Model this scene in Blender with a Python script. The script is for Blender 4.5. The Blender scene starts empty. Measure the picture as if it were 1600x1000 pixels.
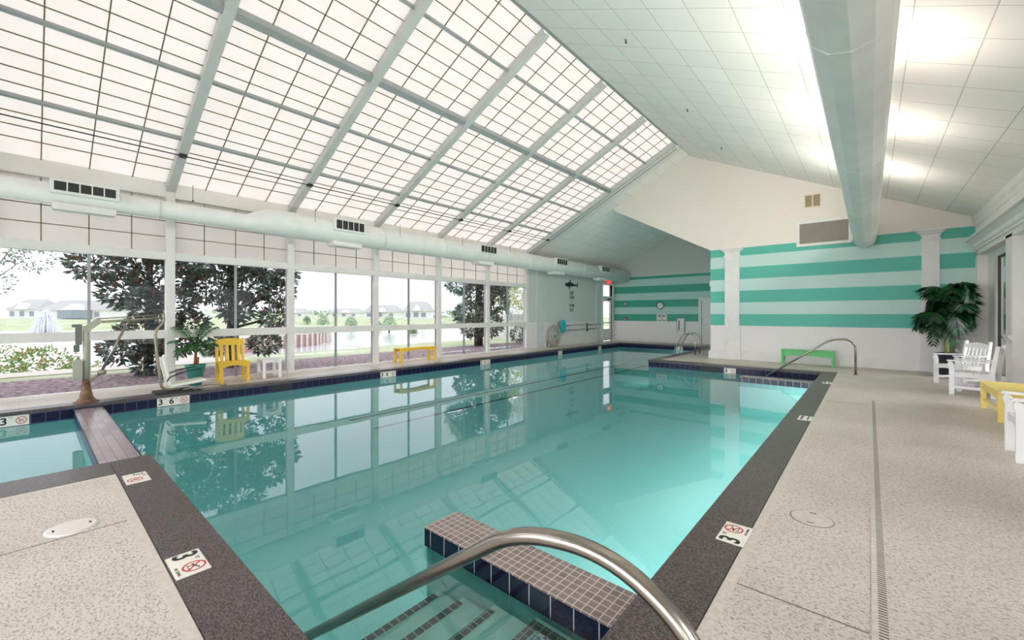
import bpy, bmesh, math, random
from mathutils import Vector, Matrix
R = math.radians
PI = math.pi
random.seed(7)
sc = bpy.context.scene
col = sc.collection

# ------------------------------------------------------------------ helpers
class MB:
    """collects shapes, build() links them as one mesh object"""
    def __init__(s): s.b = bmesh.new()
    def box(s, x0, x1, y0, y1, z0, z1, bev=0):
        vs = [s.b.verts.new((x, y, z)) for z in (z0, z1) for y in (y0, y1) for x in (x0, x1)]
        fs = [s.b.faces.new([vs[i] for i in q]) for q in ((0,2,3,1),(4,5,7,6),(0,1,5,4),(2,6,7,3),(0,4,6,2),(1,3,7,5))]
        if bev:
            es = list({e for f in fs for e in f.edges})
            bmesh.ops.bevel(s.b, geom=es, offset=bev, segments=2, affect='EDGES')
        return s
    def beam(s, a, b, w, h, up=(0,0,1)):
        """box from a to b, w sideways, h along up, centred"""
        a, b = Vector(a), Vector(b); d = (b-a).normalized(); u = Vector(up)
        side = d.cross(u).normalized(); u = side.cross(d).normalized()
        r = []
        for p in (a, b):
            r.append([s.b.verts.new(p+side*sx*w/2+u*sz*h/2) for sx, sz in ((-1,-1),(1,-1),(1,1),(-1,1))])
        for i in range(4): s.b.faces.new((r[0][i], r[0][(i+1)%4], r[1][(i+1)%4], r[1][i]))
        s.b.faces.new(r[0][::-1]); s.b.faces.new(r[1]); return s
    def tube(s, pts, rad, n=12, cap=True, smooth=True):
        pts = [Vector(p) for p in pts]; rings = []
        rs = rad if isinstance(rad, (list, tuple)) else [rad]*len(pts)
        t0 = (pts[1]-pts[0]).normalized()
        u = t0.orthogonal().normalized()
        for i, p in enumerate(pts):
            t = (pts[min(i+1, len(pts)-1)]-pts[max(i-1, 0)]).normalized()
            u = (u-t*u.dot(t)).normalized(); v = t.cross(u)
            rings.append([s.b.verts.new(p+(u*math.cos(2*PI*k/n)+v*math.sin(2*PI*k/n))*rs[i]) for k in range(n)])
        for a, b in zip(rings, rings[1:]):
            for k in range(n):
                f = s.b.faces.new((a[k], a[(k+1)%n], b[(k+1)%n], b[k])); f.smooth = smooth
        if cap: s.b.faces.new(rings[0][::-1]); s.b.faces.new(rings[-1])
        return s
    def lathe(s, prof, n=24, c=(0,0,0), smooth=True, phase=0):
        rings = []
        for r, z in prof:
            rings.append([s.b.verts.new((c[0]+r*math.cos(2*PI*k/n+phase), c[1]+r*math.sin(2*PI*k/n+phase), c[2]+z)) for k in range(n)])
        for a, b in zip(rings, rings[1:]):
            for k in range(n):
                f = s.b.faces.new((a[k], a[(k+1)%n], b[(k+1)%n], b[k])); f.smooth = smooth
        s.b.faces.new(rings[0][::-1]); s.b.faces.new(rings[-1]); return s
    def poly(s, pts, d):
        """planar polygon extruded by vector d"""
        d = Vector(d); a = [s.b.verts.new(p) for p in pts]; b = [s.b.verts.new(Vector(p)+d) for p in pts]
        n = len(a); s.b.faces.new(a[::-1]); s.b.faces.new(b)
        for i in range(n): s.b.faces.new((a[i], a[(i+1)%n], b[(i+1)%n], b[i]))
        return s
    def face(s, pts):
        s.b.faces.new([s.b.verts.new(p) for p in pts]); return s
    def build(s, name, mat, parent=None, fix=True):
        if fix: bmesh.ops.recalc_face_normals(s.b, faces=s.b.faces)
        me = bpy.data.meshes.new(name); s.b.to_mesh(me); s.b.free()
        if mat: me.materials.append(mat)
        o = bpy.data.objects.new(name, me); col.objects.link(o)
        if parent: o.parent = parent
        return o

def tag(o, label=None, cat=None, group=None, kind=None):
    if label: o['label'] = label
    if cat: o['category'] = cat
    if group: o['group'] = group
    if kind: o['kind'] = kind
    return o
def thing(name, label, cat, loc=(0,0,0), rz=0, group=None):
    o = bpy.data.objects.new(name, None); col.objects.link(o)
    o.location = loc; o.rotation_euler = (0,0,rz); o.empty_display_size = .1
    return tag(o, label, cat, group)
def struct(name, mb, m, label=None, parent=None):
    o = mb.build(name, m, parent)
    if not parent: o['kind'] = 'structure'
    if label: o['label'] = label
    return o
def sthing(name, label=None):
    o = bpy.data.objects.new(name, None); col.objects.link(o); o['kind'] = 'structure'
    if label: o['label'] = label
    return o
def kids(o): return [c for c in bpy.data.objects if c.parent == o]
def dup(root, loc, rz, label, group=None, scale=None):
    def cp(o, par):
        c = o.copy(); col.objects.link(c); c.parent = par
        for k in kids(o):
            cp(k, c)
        return c
    r = cp(root, None); r.location = loc; r.rotation_euler = (0,0,rz); r['label'] = label
    if scale: r.scale = (scale,)*3
    if group: r['group'] = group
    return r
def bezpath(pts, rad, seg=6):
    """polyline with rounded corners"""
    out = [Vector(pts[0])]
    for i in range(1, len(pts)-1):
        p0, p, p1 = Vector(pts[i-1]), Vector(pts[i]), Vector(pts[i+1])
        r = min(rad, (p0-p).length*.49, (p1-p).length*.49)
        a = p+(p0-p).normalized()*r; b = p+(p1-p).normalized()*r
        for k in range(seg+1):
            t = k/seg; out.append(a*(1-t)**2+p*2*t*(1-t)+b*t*t)
    out.append(Vector(pts[-1])); return out

# ------------------------------------------------------------------ materials
def sr(r, g, b):
    f = lambda c: (c/255/12.92) if c/255 <= .04045 else ((c/255+.055)/1.055)**2.4
    return (f(r), f(g), f(b), 1)
MATS = {}
def mat(name, c, rough=.5, metal=0, spec=.5, noise=None, bump=None, coat=0):
    """principled; noise=(scale, c2, lo, hi) ; bump=(scale, strength, dist)"""
    if name in MATS: return MATS[name]
    m = bpy.data.materials.new(name); m.use_nodes = True; nt = m.node_tree; n = nt.nodes; l = nt.links
    p = n['Principled BSDF']; p.inputs['Base Color'].default_value = c
    p.inputs['Roughness'].default_value = rough; p.inputs['Metallic'].default_value = metal
    p.inputs['Specular IOR Level'].default_value = spec; p.inputs['Coat Weight'].default_value = coat
    tc = n.new('ShaderNodeTexCoord')
    if noise is None: noise = (3, tuple(x*.93 for x in c[:3])+(1,), .35, .65)
    t = n.new('ShaderNodeTexNoise'); t.inputs['Scale'].default_value = noise[0]; t.inputs['Detail'].default_value = 4
    l.new(tc.outputs['Object'], t.inputs['Vector'])
    r = n.new('ShaderNodeValToRGB'); r.color_ramp.elements[0].position = noise[2]; r.color_ramp.elements[1].position = noise[3]
    r.color_ramp.elements[0].color = noise[1]; r.color_ramp.elements[1].color = c
    l.new(t.outputs['Fac'], r.inputs['Fac']); l.new(r.outputs['Color'], p.inputs['Base Color'])
    if bump:
        t2 = n.new('ShaderNodeTexNoise'); t2.inputs['Scale'].default_value = bump[0]; t2.inputs['Detail'].default_value = 3
        l.new(tc.outputs['Object'], t2.inputs['Vector'])
        b = n.new('ShaderNodeBump'); b.inputs['Strength'].default_value = bump[1]; b.inputs['Distance'].default_value = bump[2]
        l.new(t2.outputs['Fac'], b.inputs['Height']); l.new(b.outputs['Normal'], p.inputs['Normal'])
    MATS[name] = m; return m

def speckle(name, c, dark, rough, amt, stretch=(1,1,1), scale=60, bump=.5, big=None):
    """stamped concrete: pitted with small dark dents"""
    m = bpy.data.materials.new(name); m.use_nodes = True; nt = m.node_tree; n = nt.nodes; l = nt.links
    p = n['Principled BSDF']; p.inputs['Roughness'].default_value = rough
    tc = n.new('ShaderNodeTexCoord'); mp = n.new('ShaderNodeMapping'); mp.inputs['Scale'].default_value = stretch
    l.new(tc.outputs['Object'], mp.inputs['Vector'])
    t = n.new('ShaderNodeTexNoise'); t.inputs['Scale'].default_value = scale; t.inputs['Detail'].default_value = 2.5; t.inputs['Distortion'].default_value = .8
    l.new(mp.outputs[0], t.inputs['Vector'])
    r = n.new('ShaderNodeValToRGB'); e = r.color_ramp.elements
    e[0].position = amt; e[0].color = dark; e[1].position = amt+.09; e[1].color = c
    l.new(t.outputs['Fac'], r.inputs['Fac'])
    t2 = n.new('ShaderNodeTexNoise'); t2.inputs['Scale'].default_value = 1.3; t2.inputs['Detail'].default_value = 5
    l.new(tc.outputs['Object'], t2.inputs['Vector'])
    r2 = n.new('ShaderNodeValToRGB'); r2.color_ramp.elements[0].position = .3; r2.color_ramp.elements[1].position = .7
    r2.color_ramp.elements[0].color = (.86,.85,.84,1); r2.color_ramp.elements[1].color = (1,1,1,1)
    l.new(t2.outputs['Fac'], r2.inputs['Fac'])
    mx = n.new('ShaderNodeMix'); mx.data_type = 'RGBA'; mx.blend_type = 'MULTIPLY'; mx.inputs[0].default_value = 1
    l.new(r.outputs['Color'], mx.inputs[6]); l.new(r2.outputs['Color'], mx.inputs[7]); l.new(mx.outputs[2], p.inputs['Base Color'])
    b = n.new('ShaderNodeBump'); b.inputs['Strength'].default_value = bump; b.inputs['Distance'].default_value = .004
    l.new(r.outputs['Color'], b.inputs['Height']); l.new(b.outputs['Normal'], p.inputs['Normal'])
    MATS[name] = m; return m

def gridmat(name, c, line, sx, sy, w, axes='xy', off=(0,0), rough=.4, var=None, spec=.5, bump=0):
    """square grid of joints; axes picks the plane ('xy','yz','xz')"""
    m = bpy.data.materials.new(name); m.use_nodes = True; nt = m.node_tree; n = nt.nodes; l = nt.links
    p = n['Principled BSDF']; p.inputs['Roughness'].default_value = rough; p.inputs['Specular IOR Level'].default_value = spec
    tc = n.new('ShaderNodeTexCoord'); sp = n.new('ShaderNodeSeparateXYZ'); l.new(tc.outputs['Object'], sp.inputs[0])
    cells = []; masks = []
    for k, (ax, s) in enumerate(zip(axes, (sx, sy))):
        a = n.new('ShaderNodeMath'); a.operation = 'SUBTRACT'; a.inputs[1].default_value = off[k]
        l.new(sp.outputs['XYZ'.index(ax.upper())], a.inputs[0])
        d = n.new('ShaderNodeMath'); d.operation = 'DIVIDE'; d.inputs[1].default_value = s; l.new(a.outputs[0], d.inputs[0])
        fl = n.new('ShaderNodeMath'); fl.operation = 'FLOOR'; l.new(d.outputs[0], fl.inputs[0]); cells.append(fl)
        fr = n.new('ShaderNodeMath'); fr.operation = 'PINGPONG'; fr.inputs[1].default_value = .5; l.new(d.outputs[0], fr.inputs[0])
        lt = n.new('ShaderNodeMath'); lt.operation = 'LESS_THAN'; lt.inputs[1].default_value = w/s/2; l.new(fr.outputs[0], lt.inputs[0]); masks.append(lt)
    mx = n.new('ShaderNodeMath'); mx.operation = 'MAXIMUM'; l.new(masks[0].outputs[0], mx.inputs[0]); l.new(masks[1].outputs[0], mx.inputs[1])
    cb = n.new('ShaderNodeCombineXYZ'); l.new(cells[0].outputs[0], cb.inputs[0]); l.new(cells[1].outputs[0], cb.inputs[1])
    wn = n.new('ShaderNodeTexWhiteNoise'); wn.noise_dimensions = '2D'; l.new(cb.outputs[0], wn.inputs['Vector'])
    r = n.new('ShaderNodeValToRGB'); l.new(wn.outputs['Value'], r.inputs['Fac'])
    cols = var or [c, tuple(x*.94 for x in c[:3])+(1,)]
    els = r.color_ramp.elements; els[0].color = cols[0]; els[1].color = cols[-1]
    for i, cc in enumerate(cols[1:-1], 1):
        e = els.new(i/(len(cols)-1)); e.color = cc
    if len(cols) > 2: r.color_ramp.interpolation = 'CONSTANT'
    mc = n.new('ShaderNodeMix'); mc.data_type = 'RGBA'; l.new(mx.outputs[0], mc.inputs[0]); l.new(r.outputs['Color'], mc.inputs[6]); mc.inputs[7].default_value = line
    l.new(mc.outputs[2], p.inputs['Base Color'])
    if bump:
        b = n.new('ShaderNodeBump'); b.invert = True; b.inputs['Strength'].default_value = bump; b.inputs['Distance'].default_value = .003
        l.new(mx.outputs[0], b.inputs['Height']); l.new(b.outputs['Normal'], p.inputs['Normal'])
    MATS[name] = m; return m

def stripes(name, top, g1, g2, low, upper, wains=1.1):
    """painted wall: white below the rail, alternate sea green bands, plain paint above"""
    m = bpy.data.materials.new(name); m.use_nodes = True; nt = m.node_tree; n = nt.nodes; l = nt.links
    p = n['Principled BSDF']; p.inputs['Roughness'].default_value = .45
    tc = n.new('ShaderNodeTexCoord'); sp = n.new('ShaderNodeSeparateXYZ'); l.new(tc.outputs['Object'], sp.inputs[0])
    s = n.new('ShaderNodeMath'); s.operation = 'SUBTRACT'; s.inputs[1].default_value = 1.12; l.new(sp.outputs[2], s.inputs[0])
    d = n.new('ShaderNodeMath'); d.operation = 'DIVIDE'; d.inputs[1].default_value = .77; l.new(s.outputs[0], d.inputs[0])
    f = n.new('ShaderNodeMath'); f.operation = 'FRACT'; l.new(d.outputs[0], f.inputs[0])
    g = n.new('ShaderNodeMath'); g.operation = 'GREATER_THAN'; g.inputs[1].default_value = .5; l.new(f.outputs[0], g.inputs[0])
    a = n.new('ShaderNodeMix'); a.data_type = 'RGBA'; l.new(g.outputs[0], a.inputs[0]); a.inputs[6].default_value = g1; a.inputs[7].default_value = g2
    h1 = n.new('ShaderNodeMath'); h1.operation = 'GREATER_THAN'; h1.inputs[1].default_value = top; l.new(sp.outputs[2], h1.inputs[0])
    b = n.new('ShaderNodeMix'); b.data_type = 'RGBA'; l.new(h1.outputs[0], b.inputs[0]); l.new(a.outputs[2], b.inputs[6]); b.inputs[7].default_value = upper
    h2 = n.new('ShaderNodeMath'); h2.operation = 'LESS_THAN'; h2.inputs[1].default_value = wains; l.new(sp.outputs[2], h2.inputs[0])
    c = n.new('ShaderNodeMix'); c.data_type = 'RGBA'; l.new(h2.outputs[0], c.inputs[0]); l.new(b.outputs[2], c.inputs[6]); c.inputs[7].default_value = low
    l.new(c.outputs[2], p.inputs['Base Color'])
    MATS[name] = m; return m

def glassmat(name, tint, refl=1.0, tintg=(1,1,1,1)):
    m = bpy.data.materials.new(name); m.use_nodes = True; nt = m.node_tree; n = nt.nodes; l = nt.links
    n.remove(n['Principled BSDF']); out = n['Material Output']
    t = n.new('ShaderNodeBsdfTransparent'); t.inputs[0].default_value = tint
    g = n.new('ShaderNodeBsdfGlossy'); g.inputs['Roughness'].default_value = 0.0; g.inputs[0].default_value = tintg
    fr = n.new('ShaderNodeFresnel'); fr.inputs['IOR'].default_value = 1.5
    mm = n.new('ShaderNodeMath'); mm.operation = 'MULTIPLY'; mm.inputs[1].default_value = refl; l.new(fr.outputs[0], mm.inputs[0])
    mx = n.new('ShaderNodeMixShader'); l.new(mm.outputs[0], mx.inputs[0]); l.new(t.outputs[0], mx.inputs[1]); l.new(g.outputs[0], mx.inputs[2])
    l.new(mx.outputs[0], out.inputs[0]); MATS[name] = m; return m

def watermat(name, tint, bstr, bscale, bdist=.01):
    m = bpy.data.materials.new(name); m.use_nodes = True; nt = m.node_tree; n = nt.nodes; l = nt.links
    n.remove(n['Principled BSDF']); out = n['Material Output']
    tc = n.new('ShaderNodeTexCoord'); t2 = n.new('ShaderNodeTexNoise'); t2.inputs['Scale'].default_value = bscale; t2.inputs['Detail'].default_value = 1.5
    l.new(tc.outputs['Object'], t2.inputs['Vector'])
    b = n.new('ShaderNodeBump'); b.inputs['Strength'].default_value = bstr; b.inputs['Distance'].default_value = bdist
    l.new(t2.outputs['Fac'], b.inputs['Height'])
    t = n.new('ShaderNodeBsdfTransparent'); t.inputs[0].default_value = tint
    g = n.new('ShaderNodeBsdfGlossy'); g.inputs['Roughness'].default_value = 0.0; l.new(b.outputs[0], g.inputs['Normal'])
    fr = n.new('ShaderNodeFresnel'); fr.inputs['IOR'].default_value = 1.62; l.new(b.outputs[0], fr.inputs['Normal'])
    mx = n.new('ShaderNodeMixShader'); l.new(fr.outputs[0], mx.inputs[0]); l.new(t.outputs[0], mx.inputs[1]); l.new(g.outputs[0], mx.inputs[2])
    l.new(mx.outputs[0], out.inputs[0]); MATS[name] = m; return m

def panelmat(name, c, trans):
    """fibreglass daylight panel: daylight passes through it diffusely"""
    m = bpy.data.materials.new(name); m.use_nodes = True; nt = m.node_tree; n = nt.nodes; l = nt.links
    n.remove(n['Principled BSDF']); out = n['Material Output']
    tc = n.new('ShaderNodeTexCoord'); t2 = n.new('ShaderNodeTexNoise'); t2.inputs['Scale'].default_value = 2.2; t2.inputs['Detail'].default_value = 6
    l.new(tc.outputs['Object'], t2.inputs['Vector'])
    r = n.new('ShaderNodeValToRGB'); r.color_ramp.elements[0].position = .3; r.color_ramp.elements[1].position = .7
    r.color_ramp.elements[0].color = tuple(x*k*trans for x, k in zip(c[:3], (.95,.93,.9)))+(1,); r.color_ramp.elements[1].color = tuple(x*trans for x in c[:3])+(1,)
    l.new(t2.outputs['Fac'], r.inputs['Fac'])
    a = n.new('ShaderNodeBsdfTranslucent'); l.new(r.outputs[0], a.inputs[0])
    d = n.new('ShaderNodeBsdfDiffuse'); d.inputs[0].default_value = (.16,.155,.145,1)
    ad = n.new('ShaderNodeAddShader'); l.new(a.outputs[0], ad.inputs[0]); l.new(d.outputs[0], ad.inputs[1]); l.new(ad.outputs[0], out.inputs[0])
    MATS[name] = m; return m

def leafmat(name, cols, rough=.5, trans=.25):
    m = bpy.data.materials.new(name); m.use_nodes = True; nt = m.node_tree; n = nt.nodes; l = nt.links
    p = n['Principled BSDF']; p.inputs['Roughness'].default_value = rough
    g = n.new('ShaderNodeNewGeometry'); r = n.new('ShaderNodeValToRGB'); r.color_ramp.interpolation = 'CONSTANT'
    els = r.color_ramp.elements; els[0].color = cols[0]; els[1].position = 1-1/len(cols); els[1].color = cols[-1]
    for i, c in enumerate(cols[1:-1], 1):
        e = els.new(i/len(cols)); e.color = c
    l.new(g.outputs['Random Per Island'], r.inputs['Fac']); l.new(r.outputs[0], p.inputs['Base Color'])
    tr = n.new('ShaderNodeBsdfTranslucent'); l.new(r.outputs[0], tr.inputs[0])
    mx = n.new('ShaderNodeMixShader'); mx.inputs[0].default_value = trans
    l.new(p.outputs[0], mx.inputs[1]); l.new(tr.outputs[0], mx.inputs[2]); l.new(mx.outputs[0], n['Material Output'].inputs[0])
    MATS[name] = m; return m

def emit(name, c, s):
    m = bpy.data.materials.new(name); m.use_nodes = True; p = m.node_tree.nodes['Principled BSDF']
    p.inputs['Base Color'].default_value = c; p.inputs['Emission Color'].default_value = c; p.inputs['Emission Strength'].default_value = s
    MATS[name] = m; return m

WHITE = mat('white_paint', sr(232,229,227), .4)
FRAME = mat('frame_paint', sr(226,222,218), .4)
CREAM = mat('cream_wall_paint', sr(228,218,205), .6)
GREYW = mat('pale_grey_wall_paint', sr(205,208,206), .6)
DUCTM = mat('duct_paint', sr(228,228,224), .45)
DARK = mat('black_plastic', sr(22,22,24), .5)
DECK = speckle('deck_concrete', sr(214,205,196), sr(166,154,142), .5, .39, (1,1.6,1), 55, .5)
CURB = mat('smooth_beige_concrete', sr(208,200,190), .6, noise=(30, sr(194,185,174), .35, .65))
COPE = speckle('dark_coping', sr(104,91,90), sr(50,42,42), .34, .46, (1,1.7,1), 70, .9)
NAVY_X = gridmat('navy_tile_x', sr(5,6,46), sr(86,94,140), .155, .155, .007, 'xz', (0,-.215), .3, spec=.25)
NAVY_Y = gridmat('navy_tile_y', sr(5,6,46), sr(86,94,140), .155, .155, .007, 'yz', (0,-.215), .3, spec=.25)
NAVY_STEP = gridmat('navy_tile_ledge', sr(4,5,36), sr(170,172,175), .155, .5, .007, 'xz', (.02,-.37), .1)
MOSAIC = gridmat('brown_mosaic', sr(146,126,122), sr(196,186,172), .0535, .0535, .006, 'xy', (0,.01), .4, var=[sr(132,117,114), sr(112,98,97)], bump=.4)
DIVTILE = gridmat('divider_tile', sr(158,142,146), sr(112,100,104), .3, .085, .006, 'xy', (0,.02), .25, var=[sr(166,150,152), sr(140,126,130)])
BLUEMOS = gridmat('blue_mosaic', sr(150,180,200), sr(225,230,230), .026, .026, .004, 'xy', (0,0), .3,
                  var=[sr(190,205,215), sr(90,140,175), sr(60,80,110), sr(170,195,215), sr(120,165,190), sr(150,150,160), sr(205,215,220)])
PLASTER = mat('pool_plaster', (.60,.97,.97,1), .6, noise=(1.2, (.55,.955,.955,1), .3, .7))
STEPPL = mat('step_plaster', (.88,.97,.93,1), .6)
LANE = mat('lane_line_tile', (.02,.10,.11,1), .6)
CEIL = gridmat('ceiling_tile', sr(222,220,214), sr(190,187,180), .567, .62, .011, 'xy', (.35,5.94), .8, var=[sr(240,236,232), sr(235,231,227)], bump=.3)
STR1 = stripes('striped_wall_far', 3.70, sr(80,178,160), sr(188,218,212), sr(234,228,228), sr(230,222,214))
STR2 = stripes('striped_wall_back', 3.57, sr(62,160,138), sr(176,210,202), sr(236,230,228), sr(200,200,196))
WPANE = glassmat('tinted_window_glass', (.168,.170,.174,1), .4)
CLEAR = glassmat('clear_window_glass', (.93,.94,.94,1), 1.0)
PANEL = panelmat('daylight_panel', (1,.93,.85), 0.100)
BARM = mat('brown_glazing_bar', sr(120,104,84), .5)
BEAM = mat('shaded_beam_paint', sr(192,194,192), .4)  # frame white darkened, underside shade of the rafters put into the colour
PURL = mat('grey_purlin', sr(152,157,158), .4)
STEEL = mat('stainless_steel', (.35,.315,.275,1), .25, 1, noise=(8, (.29,.26,.23,1), .3, .7))
LIFTM = mat('lift_paint', sr(150,142,122), .35, .5)
LIFTB = mat('lift_column_paint', sr(170,168,152), .45)
RUST = mat('rusty_base', sr(128,98,72), .6, .3, noise=(14, sr(84,62,46), .35, .6))
SEATM = mat('seat_plastic', sr(236,232,220), .35)
YEL = mat('yellow_poly', sr(240,196,44), .45)
YELB = mat('yellow_poly_table', sr(248,226,128), .45)
GRN = mat('green_poly', sr(104,196,120), .45)
WPOLY = mat('white_poly', sr(242,240,240), .4)
TEALP = mat('teal_pot', sr(52,142,134), .35)
DPOT = mat('dark_navy_pot', sr(34,36,52), .4)
SOIL = mat('soil', sr(88,60,40), .9)
CER = mat('ceramic_white', sr(238,232,222), .25)
INK = mat('black_ink', sr(18,18,20), .5)
REDI = mat('red_ink', sr(196,40,44), .5)
REDM = mat('red_plastic', sr(200,30,40), .4)
HOSE = mat('grey_hose', sr(186,180,170), .5)
BLUEP = mat('cyan_plastic', sr(44,168,186), .45)
BARK = mat('bark', sr(104,90,84), .9, noise=(14, sr(60,50,46), .35, .65))
WATER = watermat('pool_water', (.66,.985,.98,1), .10, 1.6, .010)

W_IN, W_Z = -11.15, 0
# ------------------------------------------------------------------ pool deck and basin
XL, XR, YN, YF = -9.95, -.92, .82, 13.26      # main pool, pool side of the coping
AX, AY = -5.5, 20.3                           # lap arm beyond the corner
SX, SY = -5.82, .47                           # small pool on the left: x<SX, y<SY
TH = .5
def slab(mb, x0, x1, y0, y1, z0=-TH, z1=0): mb.box(x0, x1, y0, y1, z0, z1)
CW = .30
d = MB()
slab(d, -11.6, XL-CW, -6, 22.4)               # window side walk
slab(d, XL-CW, AX+CW, AY+CW, 22.4)            # behind the lap arm
slab(d, AX+CW, 2.6, YF+CW, 22.4)
slab(d, XR+CW+.06, 2.6, -6, YF+CW)
slab(d, SX+.46+.06, XR+CW+.06, -6, YN-CW-.06)
struct('floor', d, DECK, 'beige pitted concrete pool deck')
cb = MB()
slab(cb, XR+CW, XR+CW+.06, YN-CW-.06, YF+CW, z1=.001); slab(cb, SX+.46, XR+CW, YN-CW-.06, YN-CW, z1=.001)
slab(cb, SX+.46, SX+.52, -6, YN-CW-.06, z1=.001)
struct('trim_1', cb, CURB, 'smooth beige joint strip along the coping')
# coping
c = MB()
def cop(x0, x1, y0, y1): c.box(x0, x1, y0, y1, -.055, .003, .006)
cop(XL-CW, XL+.02, -6, AY+CW); cop(XL+.02, AX+CW, AY-.02, AY+CW)
cop(AX-.02, AX+CW, YF-.02, AY-.02); cop(AX+CW, XR-.02, YF-.02, YF+CW); cop(XR-.02, XR+CW, YN-CW, YF+CW)
cop(SX-.02, XR-.02, YN-CW, YN+.02); cop(SX-.02, SX+.46, -6, YN-CW)
struct('pool_coping', c, COPE, 'dark brown pitted coping around the pool')
# ground slab under coping down to the basin walls
cw = MB()
cw.box(XL-CW, XL-.012, -6, AY+CW, -TH, -.055); cw.box(XL-.012, AX+CW, AY+.012, AY+CW, -TH, -.055)
cw.box(AX+.012, AX+CW, YF+.012, AY+.012, -TH, -.055); cw.box(AX+CW, XR+.012, YF+.012, YF+CW, -TH, -.055)
cw.box(XR+.012, XR+CW, YN-CW, YF+CW, -TH, -.055); cw.box(SX+.012, XR+.012, YN-CW, YN-.012, -TH, -.055); cw.box(SX+.012, SX+.46, -6, YN-CW, -TH, -.055)
struct('pool_wall_core', cw, CURB)
# tile band (12 mm tile)
ZT, ZW, ZQ = -.055, -.22, -.228
b = MB(); b.box(XL-.012, XL, -6, AY, ZQ, ZT); b.box(AX, AX+.012, YF, AY, ZQ, ZT); b.box(XR, XR+.012, YN, YF, ZQ, ZT); b.box(SX, SX+.012, -6, YN, ZQ, ZT)
struct('pool_tile_band', b, NAVY_Y, 'navy waterline tile on the long pool sides')
b = MB(); b.box(XL, AX, AY, AY+.012, ZQ, ZT); b.box(AX+.012, XR, YF, YF+.012, ZQ, ZT); b.box(SX+.012, XR, YN-.012, YN, ZQ, ZT)
struct('pool_tile_band', b, NAVY_X, 'navy waterline tile on the short pool sides')
ZB = -1.05
b = MB()
b.box(XL-.2, XR+.2, -6, AY+.2, ZB-.2, ZB)
b.box(XL-.2, XL-.001, -6, AY+.2, ZB, ZQ-.001); b.box(XL, AX, AY+.001, AY+.2, ZB, ZQ-.001)
b.box(AX+.001, AX+.2, YF, AY+.2, ZB, ZQ-.001); b.box(AX, XR, YF+.001, YF+.2, ZB, ZQ-.001)
b.box(XR+.001, XR+.2, YN, YF+.2, ZB, ZQ-.001); b.box(SX, XR, YN-.2, YN-.001, ZB, ZQ-.001); b.box(SX+.001, SX+.2, -6, YN, ZB, ZQ-.001)
b.box(XL, SX, -6.1, -6, ZB, 0)
struct('pool_basin', b, PLASTER, 'turquoise plastered pool shell')
b = MB()
for x in (-9.45, -8.35):
    b.box(x-.06, x+.06, 5.0, 19.8, ZB, ZB+.004)
    b.box(x-.2, x+.2, 19.7, 19.82, ZB, ZB+.004)
struct('pool_floor_line', b, LANE)
# water
b = MB(); b.face([(XL, -6, ZW), (SX, -6, ZW), (SX, SY+.02, ZW), (XL, SY+.02, ZW)])
b.face([(XL, .78, ZW), (XR, .78, ZW), (XR, YF, ZW), (XL, YF, ZW)]); b.face([(XL, YF, ZW), (AX, YF, ZW), (AX, AY, ZW), (XL, AY, ZW)])
w = b.build('pool_water', WATER); tag(w, 'clear turquoise pool water', 'water', kind='stuff')
# divider wall between the pools
b = MB(); b.box(XL, SX, SY, .80, ZB, -.09); o = struct('pool_divider', b, PLASTER, 'low tiled wall dividing small pool from main pool')
b = MB(); b.box(XL, SX, SY, .80, -.09, -.078, .002); struct('divider_top', b, DIVTILE, parent=o)
b = MB(); b.box(XL+.01, SX, SY-.012, SY, ZQ, -.08); b.box(XL+.01, SX, .80, .812, ZQ, -.08); struct('divider_tile_edge', b, NAVY_X, parent=o)
# tiled ledges beside the steps
def ledge(x0, x1, y0, y1):
    b = MB(); b.box(x0+.012, x1, y0+.012, y1-.012, ZB, -.105)
    o = struct('step_wall', b, PLASTER, 'tiled wall beside the pool steps')
    b = MB(); b.box(x0, x1, y0, y1, -.105, -.092, .002); struct('ledge_top', b, MOSAIC, parent=o)
    b = MB(); b.box(x0, x1, y0, y0+.012, -.235, -.105); b.box(x0, x1, y1-.012, y1, -.235, -.105)
    b.box(x0, x0+.012, y0+.012, y1-.012, -.235, -.105); struct('ledge_tile', b, NAVY_STEP, parent=o)
ledge(-2.53, XR, 1.93, 2.25)
ledge(-2.53, XR, 11.84, 12.16)
# steps in each corner
for (y0, y1, lab) in ((YN, 1.93, 'near'), (12.16, YF, 'far')):
    o = sthing('pool_steps', 'submerged pool steps in the %s corner' % lab)
    for k in range(4):
        x1 = (-1.47,-1.81,-2.10,-2.36)[k]; z = (-.27,-.35,-.43,-.50)[k]; xp = (XR,-1.47,-1.81,-2.10)[k]
        b = MB(); b.box(x1, xp, y0+.001, y1-.001, ZB, z); s = struct('step', b, STEPPL, parent=o)
        if k:
            b = MB(); b.box(x1, x1+.05, y0+.05, y1-.05, z, z+.004); struct('nosing_tile', b, gridmat('nosing_tile', sr(74,72,74), sr(190,200,195), .5, .056, .007, 'xy', (.2,0), .4) if 'nosing_tile' not in MATS else MATS['nosing_tile'], parent=s)
        else:
            b = MB(); b.box(x1, x1+.055, y0+.03, y1-.03, z, z+.004); b.box(x1+.055, XR, y1-.085, y1-.03, z, z+.004); struct('nosing_tile', b, MOSAIC, parent=s)
            b = MB(); b.box(x1+.06, XR-.01, y0+.03, y1-.09, z, z+.004); struct('mosaic_mat', b, BLUEMOS, parent=s)
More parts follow.
